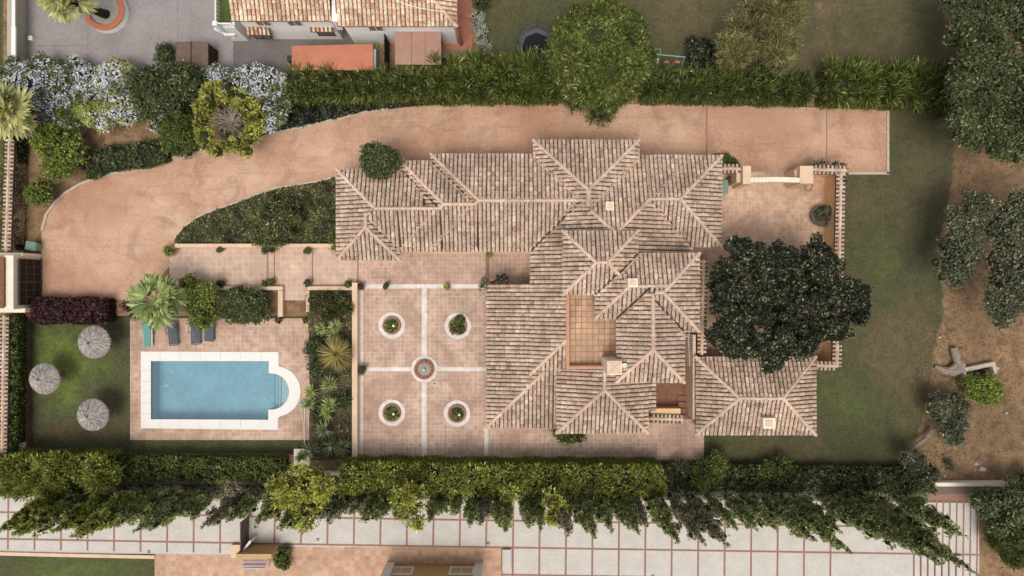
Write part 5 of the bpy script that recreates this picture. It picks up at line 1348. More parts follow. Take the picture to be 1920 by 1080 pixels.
m = MB(); m.pbox(1226, 119, 1236, 125, 0, .4); tag(m.build('toy_box', M['green_plastic'], origin=W3(1231, 122)), 'small green plastic box under the swing frame', 'toy')
# ---------------------------------------------------------------- east garden things
lg = thing('fallen_log', 'twisted grey fallen trunk beside the concrete trough', 'log', W3(1785, 680))
m = MB(); m.tube([W3(1788, 652, .35), W3(1791, 662, .4), W3(1794, 676, .35), W3(1802, 684, .3), W3(1800, 692, .25), W3(1786, 697, .25), W3(1768, 694, .2), W3(1752, 687, .15)], [.28, .3, .28, .36, .4, .38, .3, .16], 9)
m.tube([W3(1796, 678, .45), W3(1786, 690, .4), W3(1774, 693, .35)], [.18, .2, .12], 7); m.build('wood', M['bark_grey'], lg)
tr_ = thing('stone_trough', 'u shaped pale concrete trough beside the fallen log', 'trough', W3(1838, 690))
def pt(px, py): return W(px, py, .5)
m = MB(); m.prism([pt(1808, 690), pt(1866, 678), pt(1868, 685), pt(1812, 697)], 0, .5); m.prism([pt(1806.5, 693), pt(1811.7, 697.3), pt(1816, 714), pt(1809, 716)], 0, .49); m.prism([pt(1861, 686.4), pt(1868, 685.2), pt(1871, 699), pt(1865, 701)], 0, .48); m.build('walls', M['kerb'], tr_)
m = MB(); m.prism([pt(1813, 697.5), pt(1861, 687), pt(1864, 705), pt(1816, 712)], .0, .1); m.build('soil', M['wood_dark'], tr_)
def rock(px, py, R, label):
    x, y = W(px, py); V = ICO_V * (R, R * .7, R * .5) * (1 + RNG.normal(size=(len(ICO_V), 1)) * .12) + (x, y, R * .2); o = np_mesh('rock', [(V, ICO_F, 0)], M['rock'], origin=(x, y, 0)); tag(o, label, 'rock', 'rocks lying on the dry soil')
rock(1869, 690, .22, 'pale rock on the corner of the concrete trough'); rock(1759, 733, .17, 'small pale rock on the soil above the dark bush'); rock(1830, 869, .2, 'pale rock on the bare soil, left of the pair')
rock(1841, 879, .3, 'larger pale rock on the bare soil, right of the pair'); rock(1827, 707, .28, 'pale rock lying inside the concrete trough'); rock(1762, 632, .16, 'white rock at the edge of the lawn north of the log'); rock(1887, 774, .14, 'small white rock on the soil right of the dark bush')
x, y = W(893, 1, 1.2)
# ---------------------------------------------------------------- vegetation
VEG = True
# north hedges
G1 = 'clipped feathery hedges north of the driveway'
hedge('clipped_hedge', 'long narrow feathery hedge between the orange shed and the driveway', [(556, 173), (700, 173), (840, 172)], 1.9, 2.0, 'lf_feather', top=(.6, .08), side=(.2, .07), dens=210, group=G1, rough=.35, sprayup=.7, lump=.9)
hedge('clipped_hedge', 'wider feathery green hedge touching the left side of the round tree', [(822, 161), (1045, 161)], 2.9, 2.3, 'lf_feather', top=(.7, .08), side=(.2, .07), dens=230, group=G1, rough=.35, sprayup=.7, lump=.9)
hedge('clipped_hedge', 'feathery green hedge right of the round tree, below the swing set', [(1200, 170), (1340, 172), (1498, 176)], 2.0, 2.0, 'lf_feather_dk', top=(.6, .08), side=(.2, .07), dens=230, group=G1, rough=.35, sprayup=.6, lump=.8, flower=('fl_white', 1.0, .12))
hedge('clipped_hedge', 'feathery green hedge at the end of the driveway beside the big oak', [(1530, 170), (1640, 172), (1768, 178)], 2.6, 2.3, 'lf_feather', top=(.7, .08), side=(.2, .07), dens=220, group=G1, rough=.35, sprayup=.6, lump=.9)
tree('conifer_tree', 'big round feathery green tree overhanging the driveway', [(1128, 95, 99), (1128, 168, 42, 4.0), (1092, 165, 26, 3.8), (1168, 160, 26, 3.8)], 6.4, 'lf_round', (.34, .08), 620, 'spray', spread=.6, up=.4, flat=.8, tr=.3, dome=True, ck=.95, core='core_green')
tree('climbing_shrub', 'grey green drooping branches under the round tree at the hedge', [(1130, 182, 40), (1085, 170, 28)], 2.6, 'lf_feather_dk', (.5, .08), 180, 'spray', cat='shrub', nl=20, spread=.6, up=-.1)
tree('olive_tree', 'brown green wispy tree in front of the upper lawn', [(1420, 60, 66), (1470, 20, 40), (1380, 90, 34), (1460, 95, 36)], 4.5, 'lf_casu', (.55, .05), 150, 'spray', lr=.26, brk=7, ck=.6, nl=7, core='core_gold', spread=.7, up=.1, flat=.6)
tree('dark_bush', 'dark evergreen bush between the swing set and the wispy tree', [(1318, 102, 33), (1345, 118, 20)], 1.9, 'lf_dark', (.2, .13), 150, cat='shrub', nl=16)
tree('olive_tree', 'dark rounded shrub between the pink terrace and the upper lawn', [(898, 0, 18)], 1.4, 'lf_oak', (.14, .09), 200, cat='shrub', nl=14)
tree('sage_shrub', 'grey sage border plants curving beside the pink terrace', [(896, 30, 13), (897, 52, 13), (902, 74, 13), (914, 92, 11)], .8, 'lf_sage', (.1, .06), 330, cat='shrub', nl=10, core='core_gold')
# upper right oaks
tree('oak_tree', 'large dense dark green tree filling the upper right, right of the driveway end', [(1880, 150, 78), (1840, 215, 62), (1920, 240, 60), (1830, 120, 45), (1945, 170, 60), (1880, 265, 36), (1810, 230, 36), (1805, 160, 26)], 7.0, 'lf_oak', (.21, .14), 190, brk=8, ck=.64, lr=.4, nl=9, tr=.35)
tree('oak_tree', 'dark tree cut off by the top right corner', [(1810, 10, 42), (1870, 20, 50), (1925, 30, 60), (1850, 60, 34), (1800, 60, 22)], 5.5, 'lf_oak', (.21, .14), 180, brk=8, ck=.64, lr=.4, nl=9, tr=.3)
tree('olive_tree', 'grey green olive tree at the right edge, left one of the pair', [(1812, 430, 50), (1800, 490, 44), (1835, 390, 30)], 5, 'lf_olive', (.22, .11), 150, brk=8, ck=.64, lr=.4, nl=9)
tree('olive_tree', 'grey green olive tree cut off by the right edge', [(1895, 440, 52), (1905, 520, 56), (1880, 575, 36), (1920, 400, 40)], 5.4, 'lf_olive', (.22, .11), 150, brk=8, ck=.64, lr=.4, nl=9)
# patio tree
random.seed(5)
tree('patio_tree', 'broad dark leaved tree growing out of the patio', [(a, b, r * .93, random.uniform(4.9, 6.6)) for a, b, r in ((1390, 470, 30), (1365, 500, 28), (1420, 492, 34), (1470, 482, 26), (1520, 475, 28), (1545, 505, 30), (1500, 520, 36), (1450, 530, 36), (1390, 540, 34), (1355, 560, 24), (1375, 600, 34), (1345, 628, 16), (1420, 590, 38), (1470, 590, 38), (1530, 560, 36), (1580, 545, 30), (1600, 578, 26), (1560, 610, 32), (1510, 620, 34), (1455, 640, 34), (1400, 640, 30), (1450, 675, 18), (1612, 550, 16), (1372, 655, 16), (1500, 655, 18), (1350, 530, 16))], 6.2, 'lf_dark', (.21, .14), 290, lr=.42, nl=9, tr=.32, flat=.7, ck=.6)
tree('small_bush', 'bright green round bush beside the stone trough', [(1842, 722, 30), (1862, 730, 22), (1824, 730, 18), (1850, 742, 16)], 1.5, 'lf_side', (.18, .11), 170, cat='shrub', nl=10, lr=.42)
tree('olive_tree', 'dark grey green shrub south of the fallen log', [(1785, 775, 42), (1790, 810, 26), (1765, 760, 26)], 2.4, 'lf_olive', (.2, .1), 190, cat='shrub', brk=7, ck=.6, nl=7)
tree('olive_tree', 'thin leaning olive with a bare pale trunk at the end of the lawn', [(1720, 866, 24), (1745, 890, 22), (1700, 858, 14)], 2.6, 'lf_olive', (.16, .08), 90, nl=14, lr=.3)
m = MB(); m.tube([W3(1748, 806, .5), W3(1735, 822, .6), W3(1722, 832, .9), W3(1712, 840, 1.2), W3(1700, 855, 1.6)], [.16, .17, .15, .12, .08], 8); tag(m.build('bare_branch', M['bark_grey'], origin=W3(1735, 822)), 'pale bare crooked branch lying across the lawn edge', 'branch')
tree('dark_bush', 'small dark bush on the bare soil above the boundary wall', [(1777, 872, 10)], .6, 'lf_oak', (.14, .08), 200, cat='shrub', nl=8)
tree('dark_bush', 'dark shrub at the lower right corner, upper of the pair', [(1880, 960, 44), (1850, 940, 26), (1915, 930, 40)], 2.8, 'lf_oak', (.24, .14), 130, cat='shrub', brk=7, ck=.6, nl=7)
tree('dark_bush', 'dark shrub cut off by the lower right corner', [(1900, 1020, 40), (1885, 1000, 30)], 2.4, 'lf_feather_dk', (.4, .1), 130, 'spray', cat='shrub', nl=24)
def palm_rosette(name, label, px, py, h, R, n, w, mat, group=None, el=(5, 80), flower=False, z=0, cat='plant', trr=.06):
    x, y = W(px, py, z + h); r = thing(name, label, cat, (x, y, z), 0, group)
    m = MB(); m.tube([(x, y, z - .02), (x, y, z + h)], [trr * 1.2, trr], 8); m.build('trunk', M['bark'], r)
    V, F = rosette((x, y, z + h), R, n, w, el); np_mesh('leaves', [(V, F, 0)], [M[mat]], r)
    if flower:
        L = np.array([[x, y, z + h + .45, .14, .14, .3]]); V, F = leafage(L, 60, .09, .08, jit=(.5, 1.1), zmin=-1); np_mesh('flower_spike', [(V, F, 0)], [M['fl_white']], r)
    return r
palm_rosette('dark_agave', 'dark spiky agave at the right edge above the boundary wall', 1912, 892, .5, 1.4, 60, .09, 'lf_oak', cat='plant')
# bushes by the driveway
tree('round_bush', 'dense dark green ball shrub touching the villa roof beside the driveway', [(704, 297, 30), (722, 304, 27), (710, 306, 27)], 4.9, 'lf_oak', (.16, .11), 420, cat='shrub', nl=60, lr=.26, flat=.9)
tree('round_bush', 'clipped dark green shrub on the pool side of the round bed', [(442, 573, 32), (478, 574, 32), (460, 574, 34)], 1.9, 'lf_oak', (.15, .1), 420, cat='shrub', nl=40, lr=.24)
tree('citrus_bush', 'bright green bush between the fan palm and the dark clipped shrub', [(372, 560, 30), (358, 540, 22), (378, 590, 26), (390, 548, 20)], 2.0, 'lf_bright', (.2, .12), 170, cat='shrub', nl=22, lr=.28)
tree('dark_bush', 'burgundy shrub left of the fan palm', [(246, 572, 14), (258, 590, 12)], 1.2, 'lf_red', (.14, .1), 200, cat='shrub', nl=10, core='core_red')
hedge('burgundy_hedge', 'clipped burgundy leaved hedge above the pool lawn', [(84, 582), (216, 582)], 1.7, 1.3, 'lf_red', top=(.17, .13), side=(.16, .12), dens=260, core='core_red', tstyle='leaf', rough=.12)
tree('rust_shrub', 'rust red shrub at the foot of the entrance gate', [(64, 583, 13), (72, 590, 9)], 1.0, 'lf_redbright', (.13, .09), 240, cat='shrub', nl=10, core='core_red')
tree('citrus_tree', 'bright green citrus tree between the palm and the driveway', [(103, 270, 40), (120, 285, 34), (85, 262, 28), (108, 312, 22)], 2.8, 'lf_bright', (.24, .14), 150, nl=24, lr=.28, flower=('fl_orange', 5, .1))
tree('citrus_tree', 'small bright green citrus tree above the green bin', [(73, 362, 25)], 1.9, 'lf_bright', (.2, .12), 190, nl=22, lr=.3, flower=('fl_orange', 3, .1))
hedge('flowering_hedge', 'low dark hedge with white flowers along the driveway kerb', [(168, 318), (210, 300), (262, 296), (318, 284)], 1.7, .8, 'lf_oak', top=(.15, .1), side=(.13, .09), dens=260, tstyle='leaf', rough=.15, flower=('fl_white', .8, .1))
tree('dark_bush', 'dark green shrub below the flowering shrubs, left of the golden ring tree', [(331, 225, 34), (335, 262, 34), (320, 245, 28)], 2.3, 'lf_mid', (.16, .1), 200, cat='shrub', nl=28, lr=.26)
tree('dark_tree', 'dark evergreen tree rising out of the blue flowering shrubs', [(305, 150, 52), (270, 165, 36), (345, 150, 32), (285, 185, 30), (330, 170, 36)], 3.6, 'lf_oak', (.2, .13), 150, brk=7, ck=.6, nl=7, lr=.4)
tree('round_bush', 'small round dark bush at the corner of the brown shed', [(307, 100, 19)], 1.4, 'lf_oak', (.14, .09), 300, cat='shrub', nl=22, lr=.3)
GP = 'pale blue flowering shrubs along the yard'
PL = [('far left', [(25, 145, 44), (82, 142, 48), (45, 185, 44), (80, 200, 34)]), ('second', [(140, 150, 42), (112, 190, 46), (165, 185, 38), (130, 220, 26)]), ('third', [(215, 135, 34), (200, 170, 42), (230, 205, 38), (185, 215, 34), (160, 215, 26)]), ('x', [(285, 215, 34), (310, 195, 26)]), ('fourth', [(400, 150, 34), (385, 175, 26)]), ('fifth', [(470, 155, 36), (505, 165, 40), (515, 205, 30), (500, 230, 22)])]
LB = ['pale blue flowering shrub at the left edge below the yard wall', 'pale blue flowering shrub below the round planter yard, second from the left', 'white flowering shrub with yellow green patches left of the dark tree', 'thin flowering shrub in front of the dark evergreen tree', 'pale blue flowering shrub below the brown shed', 'pale blue flowering shrub beside the feathery hedge']
for (nm, cs), lab in zip(PL, LB):
    A = sum(c[2] ** 2 for c in cs) / 576 * 3.14
    tree('flowering_shrub', lab, cs, 2.3 if nm != 'x' else 2.0, 'lf_mid' if nm != 'third' else 'lf_goldgreen', (.17, .1), 130, cat='shrub', nl=8, lr=.42, brk=6, group=GP, flower=('fl_blue', int(A * (115 if nm != 'x' else 45)), .15))
# golden ring tree with bare centre
x, y = W(425, 222, 3.0); r = plant_root('golden_conifer', 'golden green conifer ring with bare grey branches in its centre', 'tree', x, y)
Ls = []
for i in range(34):
    a = i * 2.399; R = random.uniform(1.35, 2.45); 
    if math.sin(a) < -.3 and R < 2: R += .2
    s = random.uniform(.26, .62); Ls.append((x + R * math.cos(a) * 1.02, y + R * math.sin(a) * 1.08, 2.4 + random.uniform(-.3, .3), s, s, s))
Ls = np.array(Ls); SLr = sublumps(Ls, .22); V, F = leafage(SLr, 9000, .26, .1, 'spray', .5, .5, reject=0); cv, cf = cores(Ls, .8); np_mesh('crown', [(cv, cf, 1), (V, F, 0)], [M['lf_gold'], M['core_gold']], r)
dk = blob_lumps((x, y, .7), (1.5, 1.5, .5), 20, .3); cv, cf = cores(dk, 1); V, F = leafage(dk, 1500, .25, .06); np_mesh('hollow_shade_fill', [(cv, cf, 1), (V, F, 0)], [M['lf_oak'], M['core']], r)  # dark leaf lumps added to stand for the shade inside the ring
m = MB(); m.tube([(x, y, 0), (x, y, 2.0)], [.16, .1], 8)
for i in range(46):
    a = i * 2.4; R = random.uniform(.8, 1.5); p = (x + R * .5 * math.cos(a), y + R * .5 * math.sin(a), 2.35 + random.uniform(-.1, .2)); q = (x + R * math.cos(a + .2), y + R * math.sin(a + .2), 2.6)
    m.tube([(x, y, 1.9), p, q], [.06, .035, .012], 5)
    m.tube([p, (p[0] + .45 * math.cos(a - .7), p[1] + .45 * math.sin(a - .7), 2.6)], [.025, .01], 4)
m.build('trunk', M['bark_grey'], r)
# ivy strip between hedge and driveway
def cover(name, label, poly, z, n, mat, leaf=(.14, .09), extra=None, base='soil', cat='ground cover', h=.12, kind='stuff'):
    P = [W(p[0], p[1], 0) for p in poly]; xs = [p[0] for p in P]; ys = [p[1] for p in P]
    Q = np.stack([RNG.uniform(min(xs), max(xs), n * 3), RNG.uniform(min(ys), max(ys), n * 3)], 1); ins = np.zeros(len(Q), bool); j = len(P) - 1
    for i in range(len(P)):
        xi, yi = P[i]; xj, yj = P[j]
        c = ((yi > Q[:, 1]) != (yj > Q[:, 1])) & (Q[:, 0] < (xj - xi) * (Q[:, 1] - yi) / (yj - yi + 1e-12) + xi); ins ^= c; j = i
    Q = Q[ins][:n]; m = len(Q)
    hh = h * (1 + .8 * np.sin(Q[:, 0] * 2.3) * np.sin(Q[:, 1] * 2.9 + 1) + .6 * np.sin(Q[:, 0] * 5.1 + Q[:, 1] * 4)) ; hh = np.maximum(hh, .03)
    PP = np.stack([Q[:, 0], Q[:, 1], z + hh * RNG.uniform(.3, 1.3, m)], 1)
    V, F = kites(PP, rnd(m) * (1, 1, .4), rnd(m) * .6 + np.array((0, 0, 1.)), leaf[0] * RNG.uniform(.6, 1.4, m), leaf[1], .05)
    bv = []; 
    tr = tessellate_polygon([[Vector((p[0], p[1], 0)) for p in P]]); bv = np.array([(p[0], p[1], z + .02) for p in P])
    tf = np.array([t if (P[t[1]][0] - P[t[0]][0]) * (P[t[2]][1] - P[t[0]][1]) - (P[t[2]][0] - P[t[0]][0]) * (P[t[1]][1] - P[t[0]][1]) > 0 else t[::-1] for t in tr])
    o = np_mesh(name, [(bv, tf, 1), (V, F, 0)], [M[mat], M['core'] if base == 'core' else M[base]], origin=(P[0][0], P[0][1], 0))
    tag(o, label, cat, kind=kind); return o
cover('ivy', 'dark ivy strip between the feathery hedge and the driveway', [(522, 246), (535, 222), (560, 200), (620, 185), (900, 188), (860, 193), (790, 197), (730, 204), (680, 210), (640, 221), (600, 230), (560, 239)], .02, 9000, 'lf_dark', h=.35, base='core')
cover('ground_cover', 'low green ground cover with pale flecks in the bed west of the villa', [(331, 446), (345, 428), (370, 410), (400, 397), (440, 384), (480, 368), (520, 354), (560, 349), (600, 342), (640, 330), (640, 458), (331, 458)], .02, 17000, 'lf_bed', h=.13, base='bedsoil')
tree('olive_tree', 'grey green shrub rising from the ground cover bed', [(515, 420, 42), (540, 400, 26), (495, 440, 26)], 1.7, 'lf_cover', (.2, .09), 150, cat='shrub', nl=24, lr=.28)
tree('dark_bush', 'small bright creeper at the villa corner above the bed wall', [(625, 445, 9), (627, 462, 8)], .9, 'lf_bright', (.13, .08), 200, cat='shrub', nl=8)
cover('ivy', 'dark green strip of shrubs between the driveway and the villa corner', [(1335, 292), (1358, 288), (1378, 300), (1384, 312), (1355, 315)], .02, 900, 'lf_mid', h=.35, base='core')
# left boundary climbers
def climb(label, pts, wid, h, mat, fl=None): return hedge('climbing_plant', label, pts, wid, h, mat, top=(.16, .1), side=(.14, .09), dens=260, tstyle='leaf', rough=.35, flower=fl)
climb('climbing plant along the boundary wall north of the entrance gate', [(42, 262), (36, 360), (34, 468)], 1.0, 1.2, 'lf_cover', ('fl_red', 1.5, .12))
climb('leafy climbing plant with pink flowers between the boundary wall and pool lawn', [(36, 592), (36, 700), (32, 845)], 1.3, 1.3, 'lf_mid', ('fl_red', 1.2, .16))
m = MB(); m.pbox(14, 832, 36, 848, 0, .7); tag(m.build('wall_pier', M['cream_pale'], origin=W3(25, 840)), 'short cream pier at the bottom end of the boundary wall', 'pier')
tree('bougainvillea', 'red flowering bougainvillea at the top corner of the low porch roof', [(905, 537, 5), (940, 524, 16), (912, 528, 6)], 2.6, 'lf_olive', (.13, .08), 110, cat='shrub', nl=10, flower=('fl_red', 24, .13))
tree('dark_bush', 'bright leafy shrub poking out below the villa south eave', [(1062, 815, 18), (1080, 822, 16), (1048, 808, 12)], 1.6, 'lf_mid', (.22, .1), 160, cat='shrub', nl=16)
tree('bougainvillea', 'flowering creeper on the tiled wall beside the patio gate', [(1545, 306, 8), (1565, 308, 9), (1580, 312, 8), (1583, 340, 6), (1532, 308, 6)], 2.3, 'lf_olive', (.13, .08), 140, cat='shrub', nl=9, flower=('fl_red', 12, .12))
# yucca bed
cover('ground_cover', 'patchy ground cover under the yuccas in the long bed', [(574, 546), (659, 546), (659, 862), (584, 862), (584, 700)], .02, 5200, 'lf_cover', h=.14, base='soil')
tree('rosemary_bush', 'grey green rosemary bush at the top of the yucca bed', [(600, 566, 24), (635, 568, 22), (615, 590, 14), (650, 580, 12)], 1.2, 'lf_cover', (.18, .05), 260, 'spray', cat='shrub', nl=18, lr=.28)
for px, py, R, lab in ((592, 650, 20, 'low dark shrub west of the bronze palm'), (600, 690, 20, 'low dark shrub below the bronze palm'), (640, 750, 16, 'low dark shrub against the peach wall'), (600, 775, 16, 'low dark shrub between the two groups of yuccas')):
    tree('low_shrub', lab, [(px, py, R)], .9, 'lf_oak', (.18, .08), 200, cat='shrub', nl=14, lr=.34)
GY = 'yuccas in the long bed'
for px, py, R, lab, f in ((602, 617, .62, 'small bright yucca top left of the bed', 0), (629, 612, .72, 'bright yucca top right of the bed', 0), (624, 630, .6, 'yucca touching the bronze palm', 1), (583, 735, .75, 'yucca overhanging the pool deck, upper one', 0), (618, 720, .78, 'yucca in the middle of the bed nearest the peach wall', 1),
                         (577, 757, .72, 'yucca beside the pool net', 0), (617, 758, .72, 'yucca in the bed level with the pool net', 0), (614, 772, .8, 'yucca just below the middle pair in the bed', 1), (608, 806, .88, 'large yucca in the lower half of the bed', 0), (583, 843, .95, 'large yucca with a cream flower at the bottom left of the bed', 2), (622, 838, .9, 'yucca with a cream flower at the bottom middle of the bed', 2), (645, 838, .8, 'yucca at the bottom of the bed against the peach wall', 1), (567, 856, .7, 'dark yucca over the cream slab', 0)):
    palm_rosette('yucca', lab, px, py, .9, R * 1.05, 64, .075, 'lf_yucca' if py < 800 else 'lf_yucca_dk', GY, (0, 80), flower=f == 2)
rr = palm_rosette('bronze_palm', 'large bronze leaved round palm in the yucca bed', 630, 664, 1.6, 1.5, 170, .085, 'lf_cycad', None, (-5, 30), cat='palm tree', trr=.22)
x, y = W(630, 664, 1.6); V, F = rosette((x, y, 1.62), .45, 40, .08, (20, 85)); np_mesh('heart', [(V, F, 0)], [M['lf_casu']], rr)
V, F = rosette((x, y, 1.5), 1.35, 70, .1, (-25, 5)); np_mesh('lower_leaves', [(V, F, 0)], [M['lf_cycad_g']], rr)
# bottom hedges
hedge('flowering_hedge', 'dark leafy hedge with red flowers below the pool lawn', [(236, 872), (395, 874), (540, 874)], 1.6, 1.1, 'lf_mid', top=(.17, .11), side=(.15, .1), dens=260, tstyle='leaf', rough=.22, flower=('fl_orange', .35, .13))
hedge('clipped_hedge', 'clipped green hedge at the bottom left below the pool lawn', [(-20, 864), (110, 863), (232, 862)], 1.7, 2.5, 'lf_goldgreen', top=(.3, .1), side=(.14, .07), dens=330, rough=.5, lump=.55, sprayup=.5, sidemat='lf_side')
hedge('clipped_hedge', 'long gold green hedge along the south side of the courtyard', [(655, 879), (900, 881), (1228, 884)], 2.0, 2.7, 'lf_goldgreen', top=(.27, .1), side=(.14, .07), dens=380, rough=.6, sprayup=.5, sidemat='lf_side', lump=.5)
hedge('leafy_hedge', 'dark green leafy hedge below the garage lawn', [(1235, 888), (1450, 890), (1735, 894)], 1.7, 1.1, 'lf_oak', top=(.19, .12), side=(.15, .1), dens=240, tstyle='leaf', rough=.28)
tree('leafy_bush', 'taller leafy bush in the middle of the dark green hedge', [(1330, 890, 30), (1345, 872, 22), (1315, 905, 20)], 2.0, 'lf_mid', (.18, .12), 170, cat='shrub', nl=20)
tree('leafy_bush', 'leafy bush at the left end of the dark hedge by the terrace corner', [(1275, 885, 20), (1250, 890, 14)], 1.5, 'lf_oak', (.18, .12), 170, cat='shrub', nl=16)
tree('leafy_bush', 'bright leafy bush in the dark hedge below the garage', [(1462, 878, 22), (1442, 882, 14)], 1.7, 'lf_mid', (.18, .12), 170, cat='shrub', nl=16)
for i, (px, py, R, lab) in enumerate(((30, 895, 40, 'feathery gold green conifer clump at the bottom left edge'), (110, 900, 50, 'feathery gold green conifer clump above the cypresses at the left'), (185, 895, 32, 'small gold green conifer clump at the end of the bottom left hedge'))):
    tree('conifer_bush', lab, [(px, py, R)], 3.6, 'lf_goldgreen', (.42, .1), 150, 'spray', cat='tree', nl=34, lr=.26, up=.5)
# cypress row
GC = 'cypresses along the southern boundary'
CY = [(-15, 1000, .8, 'lf_goldgreen'), (18, 1004, .8, 'lf_goldgreen'), (60, 992, .8, 'lf_cyp'), (98, 996, .8, 'lf_goldgreen'), (135, 1006, .85, 'lf_goldgreen'), (160, 985, .8, 'lf_cyp'), (205, 990, .8, 'lf_cyp'), (245, 1000, .8, 'lf_cyp'), (275, 976, .8, 'lf_cyp'), (310, 972, .75, 'lf_cyp'), (340, 962, .7, 'lf_cyp'),
      (376, 990, .55, 'lf_cyp_dry'), (425, 975, .65, 'lf_cyp'), (478, 980, .75, 'lf_cyp'), (520, 992, .6, 'lf_cyp'), (600, 975, .7, 'lf_cyp_dry'), (625, 968, .5, 'lf_cyp'),
      (655, 964, .7, 'lf_cyp_dry'), (676, 978, .7, 'lf_cyp'), (702, 976, .75, 'lf_cyp'), (740, 968, .7, 'lf_cyp'), (804, 980, .6, 'lf_cyp'), (826, 964, .5, 'lf_cyp'), (849, 963, .55, 'lf_cyp'), (880, 990, .6, 'lf_cyp'), (900, 984, .65, 'lf_cyp_dry'), (930, 980, .6, 'lf_cyp'), (948, 998, .6, 'lf_cyp'),
      (992, 990, .65, 'lf_cyp'), (1014, 994, .5, 'lf_cyp'), (1066, 1006, .7, 'lf_cyp_dry'), (1095, 992, .6, 'lf_cyp'), (1117, 1012, .7, 'lf_cyp'), (1148, 998, .65, 'lf_cyp'), (1172, 985, .55, 'lf_cyp'), (1200, 1003, .7, 'lf_cyp'), (1216, 990, .5, 'lf_cyp_dry'), (1276, 1022, .85, 'lf_cyp'),
      (1325, 1024, .75, 'lf_cyp_dry'), (1368, 1028, .85, 'lf_cyp_dry'), (1384, 994, .55, 'lf_cyp'), (1422, 994, .65, 'lf_cyp'), (1460, 996, .75, 'lf_cyp'), (1535, 1018, 1.0, 'lf_cyp'), (1600, 1040, .75, 'lf_cyp'), (1580, 1000, .7, 'lf_cyp'), (1640, 1000, .8, 'lf_cyp'), (1690, 1020, .85, 'lf_cyp'), (1758, 1056, 1.0, 'lf_cyp'), (1842, 1082, 1.0, 'lf_cyp'), (1790, 1040, .9, 'lf_cyp'), (1818, 1010, .9, 'lf_cyp')]
ordn = ['first', 'second', 'third', 'fourth', 'fifth', 'sixth', 'seventh', 'eighth', 'ninth', 'tenth', 'eleventh', 'twelfth', 'thirteenth', 'fourteenth', 'fifteenth', 'sixteenth', 'seventeenth', 'eighteenth', 'nineteenth', 'twentieth']
def cylab(i, mt):
    n = len(CY); col_ = {'lf_cyp': 'dark green', 'lf_cyp_dry': 'dull grey green', 'lf_goldgreen': 'gold green'}[mt]
    if i < 17: return '%s cypress west of the courtyard hedge, %s from the left edge' % (col_, ordn[i])
    if i < 37: return '%s cypress behind the courtyard hedge, %s from its left end' % (col_, ordn[i - 17])
    return '%s cypress below the garage, %s from the right end of the row' % (col_, ordn[n - 1 - i])
for i, (tx, ty, R, mt) in enumerate(CY):
    cypress(cylab(i, mt), (tx, ty), 926 if i < 17 else (924 if i < 37 else 930), R * (1.2 if i < 17 else 1.0), mt, GC, leaf=(.17, .085) if mt != 'lf_goldgreen' else (.28, .1), dens=330)
def golden(px, py, R, h, label):
    return tree('golden_conifer', label, [(px, py, R)], h, 'lf_gold', (.42, .11), 150, 'spray', cat='tree', nl=44, lr=.24, core='core_gold', up=.5, group='golden conifers among the cypresses')
tree('golden_conifer', 'largest golden green conifer, right of the concrete drive gate', [(566, 905, 46), (565, 945, 44), (570, 975, 22), (535, 920, 28), (600, 915, 26)], 6.2, 'lf_gold', (.3, .13), 110, 'spray', cat='tree', brk=7, ck=.5, nl=7, lr=.4, up=.5, group='golden conifers among the cypresses')
tree('golden_conifer', 'golden green conifer below the south west square of the courtyard', [(762, 935, 34), (775, 960, 24), (785, 980, 10)], 5.8, 'lf_gold', (.28, .12), 115, 'spray', cat='tree', brk=7, ck=.5, nl=7, lr=.4, up=.5, group='golden conifers among the cypresses')
tree('golden_conifer', 'narrow golden conifer hanging over the drive below the villa', [(1035, 935, 20), (1048, 950, 14), (1035, 970, 12)], 5.4, 'lf_gold', (.28, .12), 115, 'spray', cat='tree', nl=18, lr=.3, up=.5, group='golden conifers among the cypresses')
tree('golden_conifer', 'small golden conifer at the centre of the courtyard hedge', [(955, 925, 16)], 4.4, 'lf_gold', (.26, .12), 115, 'spray', cat='tree', nl=16, lr=.3, up=.5, group='golden conifers among the cypresses')
cover('undergrowth', 'dark undergrowth and twigs below the cypress row', [(200, 908), (1740, 918), (1740, 940), (200, 932)], .03, 9000, 'lf_cyp_dry', h=.3, base='core', leaf=(.3, .05))

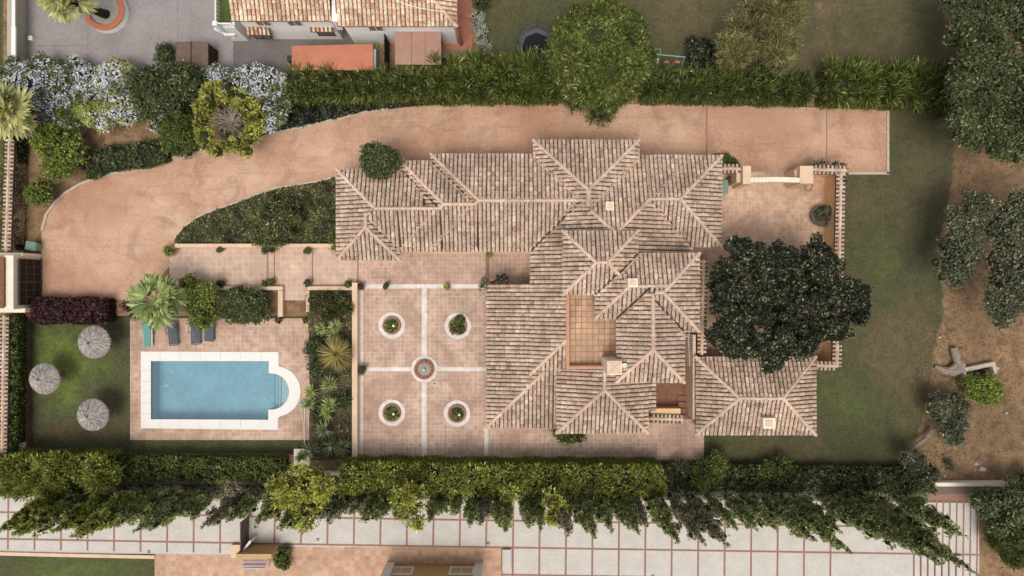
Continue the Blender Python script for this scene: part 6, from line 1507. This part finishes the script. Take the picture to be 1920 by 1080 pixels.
def litter(name, label, boxes, n, mat, z, sz=.1):
    P = []
    for x0, y0, x1, y1, f in boxes:
        k = int(n * f); X = RNG.uniform(x0, x1, k); Y = RNG.uniform(y0, y1, k); kk = (H - z) / H / S
        P.append(np.stack([(X - 960) * kk, -(Y - 540) * kk, np.full(k, z)], 1))
    P = np.concatenate(P); m = len(P)
    V, F = kites(P, rnd(m) * (1, 1, .15), np.array((0, 0, 1.)) + rnd(m) * .3, sz * RNG.uniform(.5, 1.3, m), sz * .7, .05)
    tag(np_mesh(name, [(V, F, 0)], [M[mat]], origin=tuple(P[0])), label, 'leaf litter', kind='stuff')
litter('dry_weeds', 'dry weeds and twigs scattered over the bare soil on the right', [(1780, 300, 1915, 620, .35), (1730, 620, 1915, 900, .5), (150, 240, 330, 300, .15)], 4200, 'weeds_dry', .04, .09)
litter('dark_weeds', 'dark low weeds scattered over the bare soil and lawn edge', [(1750, 230, 1915, 920, .6), (1700, 600, 1800, 880, .3), (1560, 320, 1600, 680, .1)], 3000, 'weeds_dark', .05, .1)
litter('fallen_leaves', 'scattered dry leaves on the lawns and driveway edges', [(1590, 210, 1780, 860, .4), (910, 5, 1760, 110, .25), (1320, 820, 1690, 865, .1), (560, 205, 1300, 235, .08), (1780, 300, 1915, 900, .17)], 1100, 'bark', .03, .08)
# ---------------------------------------------------------------- camera, light
cam = bpy.data.cameras.new('Camera'); co = bpy.data.objects.new('Camera', cam); COL.objects.link(co); SC.camera = co
co.location = (0, 0, H); co.rotation_euler = (0, 0, 0); cam.sensor_width = 36; cam.lens = 36 * H / 80.0; cam.clip_end = 1000; cam.clip_start = .5
w = bpy.data.worlds.new('World'); SC.world = w; w.use_nodes = True; nt = w.node_tree
sky = nt.nodes.new('ShaderNodeTexSky'); sky.sky_type = 'NISHITA'; sky.sun_disc = False
EL, AZ = math.radians(70), math.radians(195)
sky.sun_elevation = EL; sky.sun_rotation = AZ; sky.air_density = 1.0; sky.dust_density = 3.0
hs = nt.nodes.new('ShaderNodeHueSaturation'); hs.inputs['Saturation'].default_value = .22
nt.links.new(sky.outputs[0], hs.inputs['Color']); nt.links.new(hs.outputs[0], nt.nodes['Background'].inputs[0]); nt.nodes['Background'].inputs[1].default_value = .12
sl = bpy.data.lights.new('Sun', 'SUN'); sl.energy = 1.4; sl.angle = math.radians(28); sl.color = (1, .93, .84)
so = bpy.data.objects.new('Sun', sl); COL.objects.link(so)
# sun towards azimuth AZ (clockwise from +Y), elevation EL
dv = Vector((math.sin(AZ) * math.cos(EL), math.cos(AZ) * math.cos(EL), math.sin(EL)))
so.rotation_euler = dv.to_track_quat('Z', 'Y').to_euler(); so.location = (0, 0, 60)
SC.view_settings.view_transform = 'Standard'; SC.view_settings.look = 'None'; SC.view_settings.gamma = 1; SC.view_settings.exposure = 0.38
